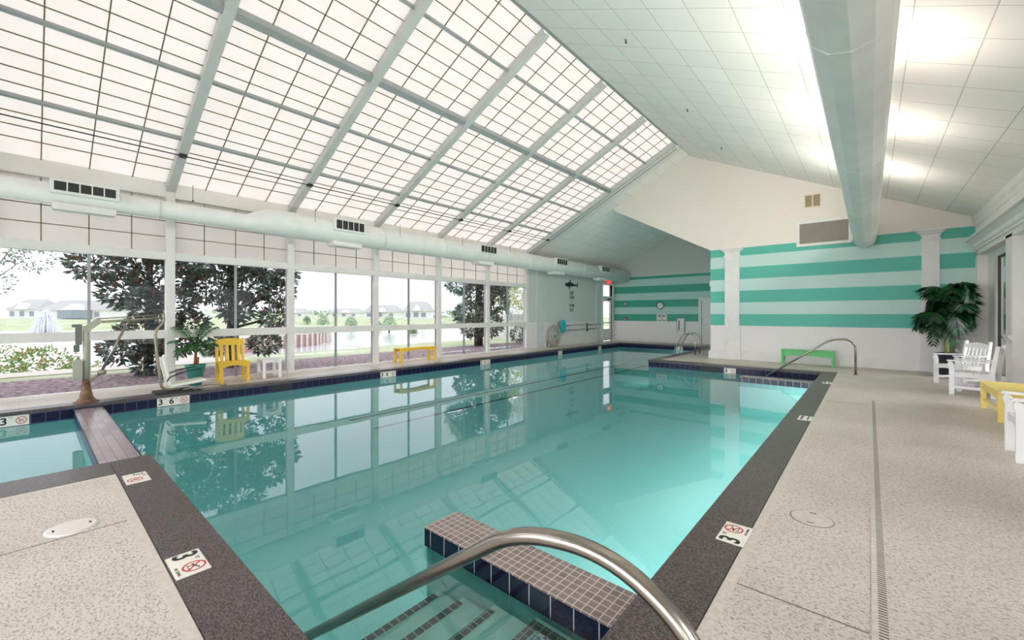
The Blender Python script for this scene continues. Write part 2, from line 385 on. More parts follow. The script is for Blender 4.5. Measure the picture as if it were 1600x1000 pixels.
# skimmer mouths
for k, (loc, ax) in enumerate((((XL, 3.65), 'y'), ((XL, 12.2), 'y'), ((-3.65, YF), 'x'), ((XL, 19.0), 'y'))):
    b = MB()
    if ax == 'y': b.box(loc[0]-.001, loc[0]+.004, loc[1]-.2, loc[1]+.2, -.20, -.065)
    else: b.box(loc[0]-.2, loc[0]+.25, loc[1]-.004, loc[1]+.001, -.215, -.058)
    struct('skimmer_mouth', b, DARK)

# fill lights added to brighten the pool, in walls facing away from the photographer
PFILL = emit('pool_fill_lens', (1,1,1,1), 1)
for k, (x, y, rz, ln, en, lab) in enumerate(((XR, 3.5, 90, 2.3, 22, 'nearest the steps on the right wall'), (XR, 5.9, 90, 2.3, 22, 'in the right wall, second along'), (XR, 8.3, 90, 2.3, 22, 'in the right wall, third along'), (XR, 10.6, 90, 2.1, 13, 'in the right wall by the far ledge'),
                            (-3.9, YN, 180, 2.0, 60, 'in the near wall beyond the steps'), (AX, 15.0, 90, 2.2, 11, 'in the lap arm wall, near the corner'), (AX, 18.4, 90, 2.2, 16, 'in the lap arm wall, beyond the ladder'), (SX, -1.4, 90, 2.0, 16, 'in the wall of the small pool'))):
    t = thing('pool_fill_lamp', 'added slim underwater fill light '+lab, 'lamp', (x, y, -.50), R(rz))
    MB().box(-ln/2, ln/2, 0, .02, -.05, .05, .004).build('housing', STEEL, t)
    MB().box(-ln/2+.02, ln/2-.02, .02, .026, -.035, .035).build('lens', PFILL, t)
    L = bpy.data.lights.new('pool_fill_light', 'AREA'); L.shape = 'RECTANGLE'; L.size = ln-.1; L.size_y = .06; L.energy = en; L.color = (1,1,.98)
    lo = bpy.data.objects.new('pool_fill_light', L); col.objects.link(lo); lo.parent = t; lo.location = (0,.04,0); lo.rotation_euler = (R(90+32),0,0)

# deck joints and drain
b = MB()
def joint(x0, y0, x1, y1): b.beam((x0, y0, .0006), (x1, y1, .0006), .007, .002)
joint(XR+CW+.06, 2.57, .0, 2.57); joint(-4.09, -5.9, -4.09, .455)
joint(XR+CW+.06, 9.0, 0, 9.0); joint(-4.3, 15.3-.0, -4.3, 15.28)
struct('deck_joint', b, mat('joint_dark', sr(110,100,90), .8))
dr = thing('trench_drain', 'long beige slotted trench drain set into the right deck', 'drain', (.04, 0, 0))
b = MB(); b.box(-.032, .036, -5.5, 11.8, .0, .004); b.build('drain_channel', CURB, dr)
b = MB(); y = -1
while y < 9.5:
    b.box(-.006, .03, y, y+.009, .0035, .0046); y += .024
b.build('slot', mat('slot_shadow', sr(92,84,74), .8), dr)
for (x, y, lab, m) in ((-.32, 3.74, 'round beige skimmer lid flush in the deck near the trench drain', CURB),
                       (-4.25, .19, 'round white skimmer lid in the deck left of the near coping', mat('lid_white', sr(226,218,212), .4))):
    t = thing('skimmer_lid', lab, 'lid', (x, y, 0))
    MB().lathe([(.135,0),(.135,.003),(.13,.004)], 40).build('rim', mat('lid_ring', sr(150,142,130), .6) if m is CURB else WHITE, t)
    MB().lathe([(.126,.002),(.126,.006),(.12,.007)], 40).build('cover', m, t)
    for s in (-1, 1): MB().box(-.02, .02, s*.09-.006, s*.09+.006, .006, .0076).build('finger_slot', DARK, t)

# ------------------------------------------------------------------ depth markers
def text(s, size, m, parent, loc, rot=(0,0,0), sx=1, name='lettering', th=.0006, align='CENTER', off=.0):
    cu = bpy.data.curves.new(name, 'FONT'); cu.body = s; cu.size = size; cu.align_x = align; cu.align_y = 'CENTER'; cu.extrude = th; cu.offset = off
    cu.resolution_u = 4
    o = bpy.data.objects.new(name, cu); col.objects.link(o)
    dg = bpy.context.evaluated_depsgraph_get(); me = bpy.data.meshes.new_from_object(o.evaluated_get(dg)); bpy.data.objects.remove(o)
    me.transform(Matrix.Scale(sx, 4, (1,0,0))); me.materials.clear(); me.materials.append(m)
    n = bpy.data.objects.new(name, me); col.objects.link(n); n.parent = parent; n.location = loc; n.rotation_euler = rot
    return n
def nodive(parent, x, y, r):
    b = MB(); n = 28
    for k in range(n):
        a0, a1 = 2*PI*k/n, 2*PI*(k+1)/n
        b.poly([(x+r*math.cos(a0), y+r*math.sin(a0), .0052), (x+r*math.cos(a1), y+r*math.sin(a1), .0052),
                (x+.84*r*math.cos(a1), y+.84*r*math.sin(a1), .0052), (x+.84*r*math.cos(a0), y+.84*r*math.sin(a0), .0052)], (0,0,.0008))
    b.beam((x-.62*r, y+.62*r, .006), (x+.62*r, y-.62*r, .006), .14*r, .0012)
    s = b.build('prohibition_ring', REDI, parent)
    b = MB(); b.beam((x-.55*r, y-.08*r, .0054), (x+.3*r, y+.22*r, .0054), .14*r, .0006); b.beam((x-.1*r, y+.1*r, .0054), (x-.3*r, y-.45*r, .0054), .1*r, .0006)
    b.lathe([(.12*r, .0052), (.12*r, .0058)], 10, (x+.48*r, y+.3*r, 0)); b.beam((x-.6*r, y-.5*r, .0054), (x+.6*r, y-.5*r, .0054), .06*r, .0006)
    b.build('diver_figure', INK, parent)
def marker(label, loc, rot, kind):
    t = thing('depth_marker', label, 'pool sign', loc, group=None); t.rotation_euler = rot
    if kind == 'deck3':      # 0.30 x 0.165
        MB().box(-.15, .15, -.083, .083, 0, .005, .001).build('ceramic_tile', CER, t)
        text('3', .17, INK, t, (-.105, 0, .0055), sx=.9, off=.004); text('FT', .03, INK, t, (-.035, .052, .0055))
        nodive(t, .06, .018, .058); text('NO DIVING', .021, INK, t, (.07, -.062, .0055))
    elif kind == 'nodive':
        MB().box(-.15, .15, -.083, .083, 0, .005, .001).build('ceramic_tile', CER, t)
        text('NO DIVING', .05, INK, t, (0, .04, .0055)); text('SHALLOW WATER', .03, INK, t, (0, -.03, .0055))
    elif kind == 'nodive_red':
        MB().box(-.15, .15, -.083, .083, 0, .005, .001).build('ceramic_tile', CER, t)
        text('3', .1, INK, t, (-.1, .02, .0055)); nodive(t, .05, -.015, .055); text('FT', .03, INK, t, (-.04, .055, .0055))
    elif kind == '36':       # vertical band sign 0.47 wide
        MB().box(-.24, .24, -.0775, .0775, 0, .005, .001).build('ceramic_tile', CER, t)
        text('3', .15, INK, t, (-.19, 0, .0055), off=.004); text('FT', .035, INK, t, (-.12, .05, .0055))
        text('6', .15, INK, t, (-.03, 0, .0055), off=.004); text('IN', .035, INK, t, (.04, .05, .0055)); nodive(t, .155, 0, .06)
    else:
        MB().box(-.155, .155, -.0775, .0775, 0, .005, .001).build('ceramic_tile', CER, t)
        text('3', .15, INK, t, (-.10, 0, .0055), off=.004); text('FT', .035, INK, t, (-.03, .05, .0055)); nodive(t, .075, 0, .058)
    return t
DK = .003
marker('white 3 FT no diving tile set in the right coping, nearest the camera', (XR+.225, 3.13, DK), (0,0,R(90)), 'deck3')
marker('white no diving tile in the right coping, halfway along the pool', (XR+.225, 7.27, DK), (0,0,R(90)), 'nodive')
marker('white no diving tile in the right coping beside the far steps', (XR+.225, 11.35, DK), (0,0,R(90)), 'nodive')
marker('white 3 FT no diving tile set in the near left coping', (-3.095, .615, DK), (0,0,0), 'deck3')
marker('white and red no diving tile in coping beside the divider wall', (-5.07, .63, DK), (0,0,0), 'nodive_red')
marker('small white depth tile on the corner of the far peninsula coping', (-5.3, 14.0, DK), (0,0,R(-90)), 'nodive')
VR = (R(90), 0, R(90))
marker('3 FT no diving tile at the waterline of the small left pool', (XL, -.17, -.137), VR, '3v')
for y, lab in ((1.76, '3 FT 6 IN waterline tile below the pool lift seat'), (6.37, '3 FT 6 IN waterline tile below the yellow bench by the windows'),
               (10.15, '3 FT 6 IN waterline tile before the last two window bays')):
    marker(lab, (XL, y, -.137), VR, '36')
marker('small 3 FT waterline tile below the hose reel wall', (XL, 14.68, -.137), VR, '3v')
marker('small 3 FT waterline tile below the wall lettering, farthest on the window side', (XL, 18.1, -.137), VR, '3v')
marker('3 FT no diving waterline tile under the striped wall pilaster', (-3.07, YF, -.145), (R(90), 0, 0), '3v')
marker('waterline depth tile at the back end of the pool', (-6.9, AY, -.137), (R(90), 0, 0), '3v')

# ------------------------------------------------------------------ window wall and skylight
YS = [-5.28+2.4*k for k in range(9)]           # -5.28 ... 13.92
def post(n, y):
    b = MB(); b.box(W_IN-.16, W_IN+.04, y-.075, y+.075, 0, 4.12, .006); b.box(W_IN-.17, W_IN+.05, y-.085, y+.085, 0, .06)
    return struct('trim_%d' % n, b, FRAME, 'white post between the window bays')
tn = 10
for y in YS: post(tn, y); tn += 1
S = .48; ZR0 = 4.05                          # rafter soffit line: z = ZR0 + S*(x - W_IN)
def zs(x, up=0): return ZR0+S*(x-W_IN)+up
XRG = -4.8
UPN = Vector((-S, 0, 1)).normalized()
for y in YS:
    b = MB(); b.beam((W_IN+.0, y, zs(W_IN, .10)), (XRG-.1, y, zs(XRG-.1, .10)), .15, .19, UPN)
    struct('trim_%d' % tn, b, BEAM, 'white sloping rafter between skylight bays'); tn += 1
UP = .17
for i in range(len(YS)-1):
    y0, y1 = YS[i]+.075, YS[i+1]-.075; yc = (y0+y1)/2
    # window bay
    o = sthing('window_%d' % (i+1), 'window bay with two clear panes over two low panes and a daylight panel above')
    b = MB(); b.box(W_IN-.12, W_IN+.02, y0, y1, .0, .06); b.box(W_IN-.14, W_IN+.02, y0, y1, 1.0, 1.17, .004); b.box(W_IN-.14, W_IN+.02, y0, y1, 2.64, 2.80, .004)
    b.box(W_IN-.14, W_IN+.05, y0, y1, 3.94, 4.25, .004)
    b.build('window_frame', FRAME, o)
    MB().box(W_IN-.09, W_IN-.03, yc-.022, yc+.022, .06, 1.0).box(W_IN-.09, W_IN-.03, yc-.022, yc+.022, 1.17, 2.64).build('mullion', PURL, o)
    xg = W_IN-.06
    for (ya, yb) in ((y0, yc-.022), (yc+.022, y1)):
        for (za, zb) in ((.06, 1.0), (1.17, 2.64)):
            MB().face([(xg, ya, za), (xg, yb, za), (xg, yb, zb), (xg, ya, zb)]).build('pane', WPANE, o)
    MB().face([(xg, y0, 2.8), (xg, y1, 2.8), (xg, y1, 3.94), (xg, y0, 3.94)]).build('daylight_panel', PANEL, o)
    b = MB()
    for k in (1, 2, 3): b.box(xg, xg+.014, YS[i]+.6*k-.008, YS[i]+.6*k+.008, 2.8, 3.94)
    for z in (3.13, 3.46, 3.79): b.box(xg, xg+.014, y0, y1, z-.008, z+.008)
    b.build('glazing_bar', BARM, o)
    # skylight bay
    o = sthing('window_%d' % (i+21), 'sloping skylight bay of cream daylight panels')
    xa, xb = W_IN+.02, XRG-.08
    MB().face([(xa, y0, zs(xa, UP)), (xb, y0, zs(xb, UP)), (xb, y1, zs(xb, UP)), (xa, y1, zs(xa, UP))]).build('daylight_panel', PANEL, o)
    b = MB()
    for k in (1, 2, 3): b.beam((xa, YS[i]+.6*k, zs(xa, UP-.01)), (xb, YS[i]+.6*k, zs(xb, UP-.01)), .016, .016, UPN)
    for k in range(1, 24):
        x = -7.22-.268*14+.268*k
        if x < xb-.05 and x > xa+.05: b.beam((x, y0, zs(x, UP-.01)), (x, y1, zs(x, UP-.01)), .014, .014, UPN)
    b.build('glazing_bar', BARM, o)
    b = MB()
    for x in (-9.82, -8.48, -5.86): b.beam((x, y0, zs(x, .12)), (x, y1, zs(x, .12)), .05, .07, UPN)
    b.build('purlin', PURL, o)
    b = MB(); b.beam((-7.22, y0, zs(-7.22, .09)), (-7.22, y1, zs(-7.22, .09)), .13, .15, UPN); b.build('main_purlin', PURL, o)
# end frame of the skylight and ridge trim
b = MB(); b.beam((W_IN-.25, 14.06, zs(W_IN-.25, .1)), (XRG-.02, 14.06, zs(XRG-.02, .1)), .14, .17, UPN)
b.beam((W_IN-.25, 14.32, zs(W_IN-.25, .1)), (XRG-.02, 14.32, zs(XRG-.02, .1)), .34, .13, UPN)
struct('trim_40', b, FRAME, 'broad white end rafter closing the skylight')
b = MB(); b.beam((W_IN+.12, 14.16, zs(W_IN+.12, .02)), (XRG-.1, 14.16, zs(XRG-.1, .02)), .03, .05, UPN)
struct('trim_41', b, PURL)
b = MB(); b.beam((XRG-.03, -6, zs(XRG, .09)), (XRG-.03, 14.5, zs(XRG, .09)), .08, .14); struct('trim_42', b, PURL, 'ridge strip between skylight and tiled ceiling')
# cable run under the rafters
cb = thing('conduit', 'thin black conduit running under the rafters above the duct', 'conduit', (0,0,0))
b = MB(); b.tube([(-10.05, -5.9, zs(-10.05, -.02)), (-10.05, 14.0, zs(-10.05, -.02))], .011, 8); b.build('pipe', DARK, cb)
for y in YS:
    MB().box(-10.1, -10.0, y-.05, y+.05, zs(-10.05, -.05), zs(-10.05, .01)).build('clamp', DARK, cb)

# ------------------------------------------------------------------ solid ceilings, gables and walls
SR = (7.1-3.9)/(1.99+4.8)
def zr(x): return 7.1-SR*(x+4.8)
b = MB(); b.poly([(-4.78, -6, zr(-4.78)), (2.15, -6, zr(2.15)), (2.15, 15.3, zr(2.15)), (-4.78, 15.3, zr(-4.78))], (0, 0, .15))
struct('ceiling', b, CEIL, 'white square tiled ceiling sloping to the right wall')
b = MB(); b.poly([(W_IN-.3, 14.45, zs(W_IN-.3, .06)), (XRG, 14.45, zs(XRG, .06)), (XRG, 15.3, zs(XRG, .06)), (-7.7, 15.3, zs(-7.7, .06)), (-7.7, 22.2, zs(-7.7, .06)), (W_IN-.3, 22.2, zs(W_IN-.3, .06))], (0, 0, .15))
struct('ceiling_alcove', b, CEIL, 'tiled sloping ceiling beyond the skylight')
b = MB(); b.poly([(-7.8, 15.45, 5.75), (-4.05, 15.45, 3.76), (-4.05, 22.2, 3.76), (-7.8, 22.2, 5.75)], (0, 0, .15))
struct('ceiling_alcove_right', b, CEIL, 'right slope of the alcove ceiling')
# far wall (striped pier, gable)
b = MB(); b.poly([(-4.15, 15.3, 0), (2.4, 15.3, 0), (2.4, 15.3, zr(2.4)+.08), (-4.8, 15.3, 7.2), (-7.76, 15.3, 5.78), (-7.76, 15.3, 5.64), (-4.15, 15.3, 3.70)], (0, .22, 0))
struct('wall_far', b, STR1, 'striped sea green and white wall under cream gable')
b = MB(); b.box(-4.15, -4.0, 15.52, 22.0, 0, 3.7); struct('wall_alcove', b, STR2)
b = MB(); b.poly([(-11.5, 22, 0), (-4.0, 22, 0), (-4.0, 22, 3.85), (-7.76, 22, 5.85), (-11.5, 22, 4.05)], (0, .2, 0))
struct('wall_back', b, STR2, 'striped back wall of the alcove')
# left solid wall with door
DY0, DY1 = 20.62, 21.72
b = MB()
b.box(-11.35, W_IN, 14.0, DY0, 0, 4.1); b.box(-11.35, W_IN, DY1, 22, 0, 4.1); b.box(-11.35, W_IN, DY0, DY1, 3.15, 4.1)
struct('wall_left', b, stripes('left_wall_paint', 9, sr(200,204,201), sr(200,204,201), sr(224,220,216), sr(200,204,201)), 'pale grey wall with white wainscot')
b = MB(); b.box(-11.4, W_IN-.1, -6, -5.3, 0, 4.2); struct('wall_left_rear', b, WHITE)
b = MB(); b.poly([(-11.4, -6, 3.7), (2.5, -6, 3.7), (2.5, -6, 3.9), (-4.8, -6, 7.3), (-11.4, -6, 4.3)], (0, -.2, 0)); b.box(-11.4, 2.5, -6.2, -6, -.5, .12)
for k in range(8): x = -11.4+13.7*k/7; b.box(x, x+.2, -6.2, -6, .12, 3.7)
struct('wall_near', b, WHITE, 'unseen end wall behind the photographer, glazing added for daylight')
o = sthing('window_60', 'tall clear windows added to the unseen end wall for daylight')  # unseen openings, added to let more daylight onto deck and pool
for k in range(7):
    x = -11.2+13.7*k/7; x2 = x+13.7/7-.2
    MB().face([(x, -6.1, .12), (x2, -6.1, .12), (x2, -6.1, 3.7), (x, -6.1, 3.7)]).build('pane', CLEAR, o)
    MB().box(x, x2, -6.14, -6.06, 2.2, 2.28).build('transom', WHITE, o)
# door in left wall
o = sthing('door_1', 'white glazed exit door with a glass transom')
b = MB(); b.box(W_IN-.12, W_IN+.03, DY0-.1, DY0, 0, 3.25); b.box(W_IN-.12, W_IN+.03, DY1, DY1+.1, 0, 3.25); b.box(W_IN-.12, W_IN+.03, DY0, DY1, 3.13, 3.25)
b.box(W_IN-.1, W_IN+.02, DY0, DY1, 2.36, 2.5); b.build('door_frame', WHITE, o)
b = MB(); b.box(W_IN-.09, W_IN-.04, DY0, DY0+.13, .02, 2.36); b.box(W_IN-.09, W_IN-.04, DY1-.16, DY1, .02, 2.36); b.box(W_IN-.09, W_IN-.04, DY0+.13, DY1-.16, .02, .68); b.box(W_IN-.09, W_IN-.04, DY0+.13, DY1-.16, 2.22, 2.36)
b.build('door_leaf', WHITE, o)
MB().face([(W_IN-.06, DY0+.13, .68), (W_IN-.06, DY1-.16, .68), (W_IN-.06, DY1-.16, 2.22), (W_IN-.06, DY0+.13, 2.22)]).build('pane', WPANE, o)
MB().face([(W_IN-.06, DY0, 2.5), (W_IN-.06, DY1, 2.5), (W_IN-.06, DY1, 3.13), (W_IN-.06, DY0, 3.13)]).build('transom_pane', WPANE, o)
MB().box(W_IN-.04, W_IN-.01, DY0+.1, DY1-.1, 1.0, 1.05).build('push_bar', PURL, o)
MB().box(W_IN-.03, W_IN+.03, DY1-.55, DY1-.2, 2.3, 2.38).build('door_closer', DARK, o)
# pilasters and rails on the left wall
b = MB(); b.box(W_IN, W_IN+.06, 14.55, 15.1, 0, 4.0); b.box(W_IN, W_IN+.06, 19.85, 20.25, 0, 4.0); struct('trim_50', b, GREYW, 'flat pilasters on the grey wall')
b = MB(); b.box(W_IN, W_IN+.03, 14.0, DY0-.1, 1.08, 1.13); b.box(W_IN, W_IN+.02, 14.0, DY0-.1, 0, .14); struct('baseboard_left', b, WHITE)
b = MB(); b.box(-11.15, -6.5, 21.97, 22, 1.08, 1.13); b.box(-11.15, -6.5, 21.98, 22, 0, .14); struct('baseboard_back', b, WHITE)
# door in back wall
o = sthing('door_2', 'white door in the back wall')
b = MB(); b.box(-6.52, -6.38, 21.95, 22.0, 0, 2.32); b.box(-5.4, -5.26, 21.95, 22, 0, 2.32); b.box(-6.38, -5.4, 21.95, 22, 2.18, 2.32); b.build('door_frame', WHITE, o)
MB().box(-6.36, -5.4, 21.97, 22.0, .02, 2.18).build('door_leaf', WHITE, o)
b = MB()
for z in (.3, 1.1, 1.9): b.box(-6.385, -6.36, 21.955, 21.975, z-.05, z+.05)
b.box(-6.385, -6.36, 21.965, 21.985, .02, 2.18)
b.build('hinge', mat('hinge_dark', sr(60,56,54), .5), o)
# far wall pilasters, chair rail, base
b = MB()
def pil(x0, x1, y, cap=.10):
    b.box(x0, x1, y-.05, y, 0, 3.62); b.box(x0-.05, x1+.05, y-.10, y, 0, .34, .012); b.box(x0-.03, x1+.03, y-.08, y, .34, 1.10); b.box(x0-.06, x1+.06, y-.11, y, 1.08, 1.13, .008)
    b.box(x0-.03, x1+.03, y-.07, y, 3.42, 3.47, .006)
    b.box(x0-.05, x1+.05, y-.11, y, 3.60, 3.66, .01); b.box(x0-.12, x1+.12, y-.15, y, 3.66, 3.72, .012)
    # curved brackets either side
    for s, xx in ((-1, x0), (1, x1)):
        n = 6; p = [(xx, y-.05, 3.66)]
        for k in range(n+1):
            a = PI/2*k/n; p.append((xx+s*(.12-.12*math.sin(a)), y-.05, 3.66-.10*(1-math.cos(a))))
        p = p[:1]+[(xx+s*.12, y-.05, 3.66), (xx+s*.09, y-.05, 3.63), (xx+s*.04, y-.05, 3.60), (xx, y-.05, 3.52)]
        b.poly(p, (0, .049, 0))
pil(-3.69, -3.25, 15.3); pil(1.04, 1.37, 15.3)
struct('trim_51', b, WHITE, 'white pilasters with capitals on the striped wall')
b = MB(); b.box(-4.17, 1.99, 15.265, 15.3, 1.08, 1.125, .004); b.box(-4.17, 1.99, 15.275, 15.3, 0, .30, .004); b.box(-4.20, 1.99, 15.25, 15.3, 0, .24, .004)
b.box(-4.175, -4.15, 15.27, 15.6, 1.06, 1.13); struct('baseboard_far', b, WHITE)
b = MB(); b.box(-4.16, 1.99, 15.285, 15.3, 3.69, 3.72); struct('trim_52', b, WHITE)
# right wall: pilasters, recessed windows, entablature
XW = 1.99
o = None
b = MB()
ws = [(12.27-3.25*k, 15.05-3.25*k) for k in range(5, -1, -1)]
ys = [-6]+[v for w_ in ws for v in w_]+[15.3]
for k in range(0, len(ys), 2): b.box(XW, XW+.3, ys[k], ys[k+1], 0, 3.0)
b.box(XW, XW+.3, -6, 15.3, 2.95, 3.95)
struct('wall_right', b, WHITE, 'white right wall with recessed windows')
for k, (ya, yb) in enumerate(ws):
    o = sthing('window_%d' % (41+k), 'recessed dark framed window in the right wall')
    xg = XW+.21
    b = MB(); b.box(xg-.04, xg+.08, ya, ya+.09, 0, 2.95); b.box(xg-.04, xg+.08, yb-.75, yb, 0, 2.95); b.box(xg-.06, xg+.08, yb-.9, yb-.75, 0, 2.95); b.box(xg-.04, xg+.08, ya+.09, yb-.9, 2.8, 2.95); b.box(xg-.04, xg+.08, ya+.09, yb-.9, 0, .12)
    b.build('window_frame', WHITE, o)
    b = MB()
    for (p, q) in ((ya+.09, ya+.13), (yb-.96, yb-.9)): b.box(xg-.02, xg+.06, p, q, .12, 2.8)
    b.box(xg-.02, xg+.06, ya+.13, yb-.94, 2.76, 2.8); b.box(xg-.02, xg+.06, ya+.13, yb-.94, .12, .16); b.box(xg-.02, xg+.06, ya+.13, yb-.94, .98, 1.03)
    b.build('sash', DARK, o)
    MB().face([(xg, ya+.13, .16), (xg, yb-.94, .16), (xg, yb-.94, 2.76), (xg, ya+.13, 2.76)]).build('pane', CLEAR, o)
    MB().box(XW+.0, xg-.04, ya, yb, 0, .03).build('sill', WHITE, o)
b = MB()
# crown profile along y
prof = [(XW, 3.06), (XW-.03, 3.06), (XW-.03, 3.10), (XW-.06, 3.13), (XW-.08, 3.2), (XW-.14, 3.27), (XW-.2, 3.29), (XW-.2, 3.33), (XW, 3.36)]
b.poly([(x, -6, z) for x, z in prof], (0, 21.2, 0))
b.poly([(XW, -6, 3.64), (XW-.02, -6, 3.66), (XW-.02, -6, 3.74), (XW-.05, -6, 3.80), (XW-.05, -6, 3.93), (XW, -6, 3.93)], (0, 21.29, 0))
struct('trim_60', b, WHITE, 'white crown moulding along the right wall')
b = MB()
for k in range(0, len(ys), 2):
    y0, y1 = ys[k], ys[k+1]
    b.box(XW-.05, XW, y0+.0, y1-.0, 0, .3); b.box(XW-.03, XW, y0+.02, y1-.02, 1.02, 1.06); b.box(XW-.05, XW+.0, y0-.01, y1+.01, 1.06, 1.1)
struct('baseboard_right', b, WHITE)
# terrace beyond the right windows
b = MB(); b.box(XW+.3, 16, -30, 30, -.3, -.05); b.box(-14, XW+.3, -30, -6.2, -.3, -.05); struct('terrace', b, mat('terrace_paving', sr(206,200,190), .8), 'pale terrace outside the right windows')
b = MB(); b.box(12, 12.2, -30, 30, -.05, 3.4); struct('terrace_wall', b, mat('terrace_wall_paint', sr(176,182,190), .8), 'grey wall across the terrace')

# ------------------------------------------------------------------ ducts
def ductmesh(b, cx, cz, pts, n=20):
    """pts = [(y, r)]"""
    rings = []
    for y, r in pts:
        dz = -.09 if r < .21 else 0
        rings.append([b.b.verts.new((cx+r*math.cos(2*PI*k/n), y, cz+dz+r*math.sin(2*PI*k/n))) for k in range(n)])
    for p, q in zip(rings, rings[1:]):
        for k in range(n):
            f = b.b.faces.new((p[k], p[(k+1)%n], q[(k+1)%n], q[k])); f.smooth = n > 12
    b.b.faces.new(rings[0]); b.b.faces.new(rings[-1])
dl = thing('air_duct', 'long white round air duct hanging below the skylight eave', 'duct', (-10.42, 0, 3.62))
b = MB(); ductmesh(b, 0, 0, [(-5.9, .175), (3.1, .175), (3.5, .30), (14.0, .31), (21.85, .33)]); b.build('duct_body', DUCTM, dl)
for y in (-3, -1, 1.6, 6.4, 8.6, 13, 17, 20.5):
    b = MB(); q = .187 if y < 3 else .322 if y < 14 else .335; ductmesh(b, 0, 0, [(y-.02, q), (y+.02, q)]); b.build('joint_band', DUCTM, dl)
for y, r in ((.62, .19), (5.35, .30), (10.45, .30), (15.0, .31), (18.9, .32)):
    # saddle box with a grille facing the pool, upper right
    g = MB(); w = .42; lo_ = -.09 if y < 3 else 0
    g.box(-.02, r+.06, y-w, y+w, -.02, r*.62+.10, .01)
    s = g.build('diffuser_box', DUCTM, dl); s.location.z = lo_
    k = MB(); k.box(r+.058, r+.066, y-w+.05, y+w-.05, .03, r*.62+.06); k.build('grille_opening', DARK, s)
    for j in range(1, 5): yy = y-w+.05+(2*w-.1)*j/5; MB().box(r+.06, r+.075, yy-.008, yy+.008, .03, r*.62+.06).build('vane', DUCTM, s)
    k = MB(); k.box(-r*.5, r*.75, y-w+.03, y+w-.03, -r-.06, -r+.04, .01); k.box(-r*.5+.05, r*.75+.05, y-w+.05, y+w-.05, -r-.085, -r-.06); k.build('lower_flange', DUCTM, dl).location.z = lo_
for y in (2.1, 4.5, 6.9, 9.3, 11.7):
    b = MB(); b.tube([(.25, y, .12), (.25, y, .44)], .005, 6); b.tube([(.23, y, .13), (.27, y, .13)], .016, 6); b.build('hanger_wire', DARK, dl)
dr_ = thing('air_duct', 'large faceted white air duct hanging under the tiled ceiling on the right', 'duct', (-.10, 0, 3.62))
b = MB(); ductmesh(b, 0, 0, [(-5.9, .26), (15.28, .26)], 12); b.build('duct_body', DUCTM, dr_)
for y in (.5, 3.8, 7.1, 10.4, 13.7):
    b = MB(); ductmesh(b, 0, 0, [(y-.01, .264), (y+.01, .264)], 12); b.build('joint_band', DUCTM, dr_)
for y in (0, 4.4, 8.8, 13.2):
    MB().tube([(0, y, .25), (0, y, zr(-.1)-3.62)], .006, 6).build('hanger_wire', PURL, dr_)
# uplights standing on the duct
LAMP = emit('lamp_glass', (1,.9,.72,1), 6)
for y in (.8, 3.7, 6.6, 9.4, 12.2):
    t = thing('uplight', 'small uplight on top of the right duct', 'lamp', (0, y, 3.87), group='uplights on the right duct')
    MB().box(-.06, .06, -.16, .16, 0, .07, .01).build('housing', DUCTM, t)
    MB().box(-.045, .045, -.14, .14, .07, .075).build('lens', LAMP, t)
    for nm, tilt, en in (('left', -R(66), 36), ('right', R(35), 6.5)):
        L = bpy.data.lights.new('uplight_lamp', 'AREA'); L.shape = 'RECTANGLE'; L.size = .08; L.size_y = .5; L.energy = en; L.color = (1,.92,.82)
        lo = bpy.data.objects.new('uplight_lamp', L); col.objects.link(lo); lo.parent = t; lo.location = (0,0,.12); lo.rotation_euler = (0, PI+tilt, 0)
# sprinkler heads
for (x, y, lab) in ((-3.28, 6.91, 'nearest of three sprinkler heads in the tiled ceiling'), (-3.28, 10.2, 'middle of three sprinkler heads in the tiled ceiling'), (-3.28, 13.2, 'farthest of three sprinkler heads in the tiled ceiling')):
    t = thing('sprinkler_head', lab, 'sprinkler', (x, y, zr(x)))
    MB().lathe([(.03,-.004),(.028,.01)], 12).build('escutcheon', PURL, t); MB().lathe([(.008,-.05),(.008,0)], 8).lathe([(.022,-.055),(.022,-.05)], 10).build('head', DARK, t)

# ------------------------------------------------------------------ items on the walls
t = thing('air_grille', 'large return air grille on the gable beside the duct', 'vent', (-1.03, 15.3, 3.93))
b = MB(); b.box(-.66, .66, -.03, 0, -.38, .38); b.build('grille_frame', WHITE, t)
MB().box(-.58, .58, -.034, -.03, -.30, .30).build('grille_core', mat('grille_dark', sr(120,112,104), .7), t)
b = MB()
for k in range(40): x = -.57+k*.0292; b.box(x, x+.011, -.04, -.034, -.30, .30)
b.build('slat', mat('grille_slat', sr(176,168,158), .5), t)
t = thing('air_grille', 'small square two panel vent high on the cream gable', 'vent', (-1.29, 15.3, 4.90))
MB().box(-.21, .21, -.02, 0, -.21, .21).build('grille_frame', CREAM, t)
b = MB(); b.box(-.18, -.015, -.026, -.02, -.17, .17); b.box(.015, .18, -.026, -.02, -.17, .17); b.build('grille_core', mat('tan_filter', sr(160,140,112), .8), t)
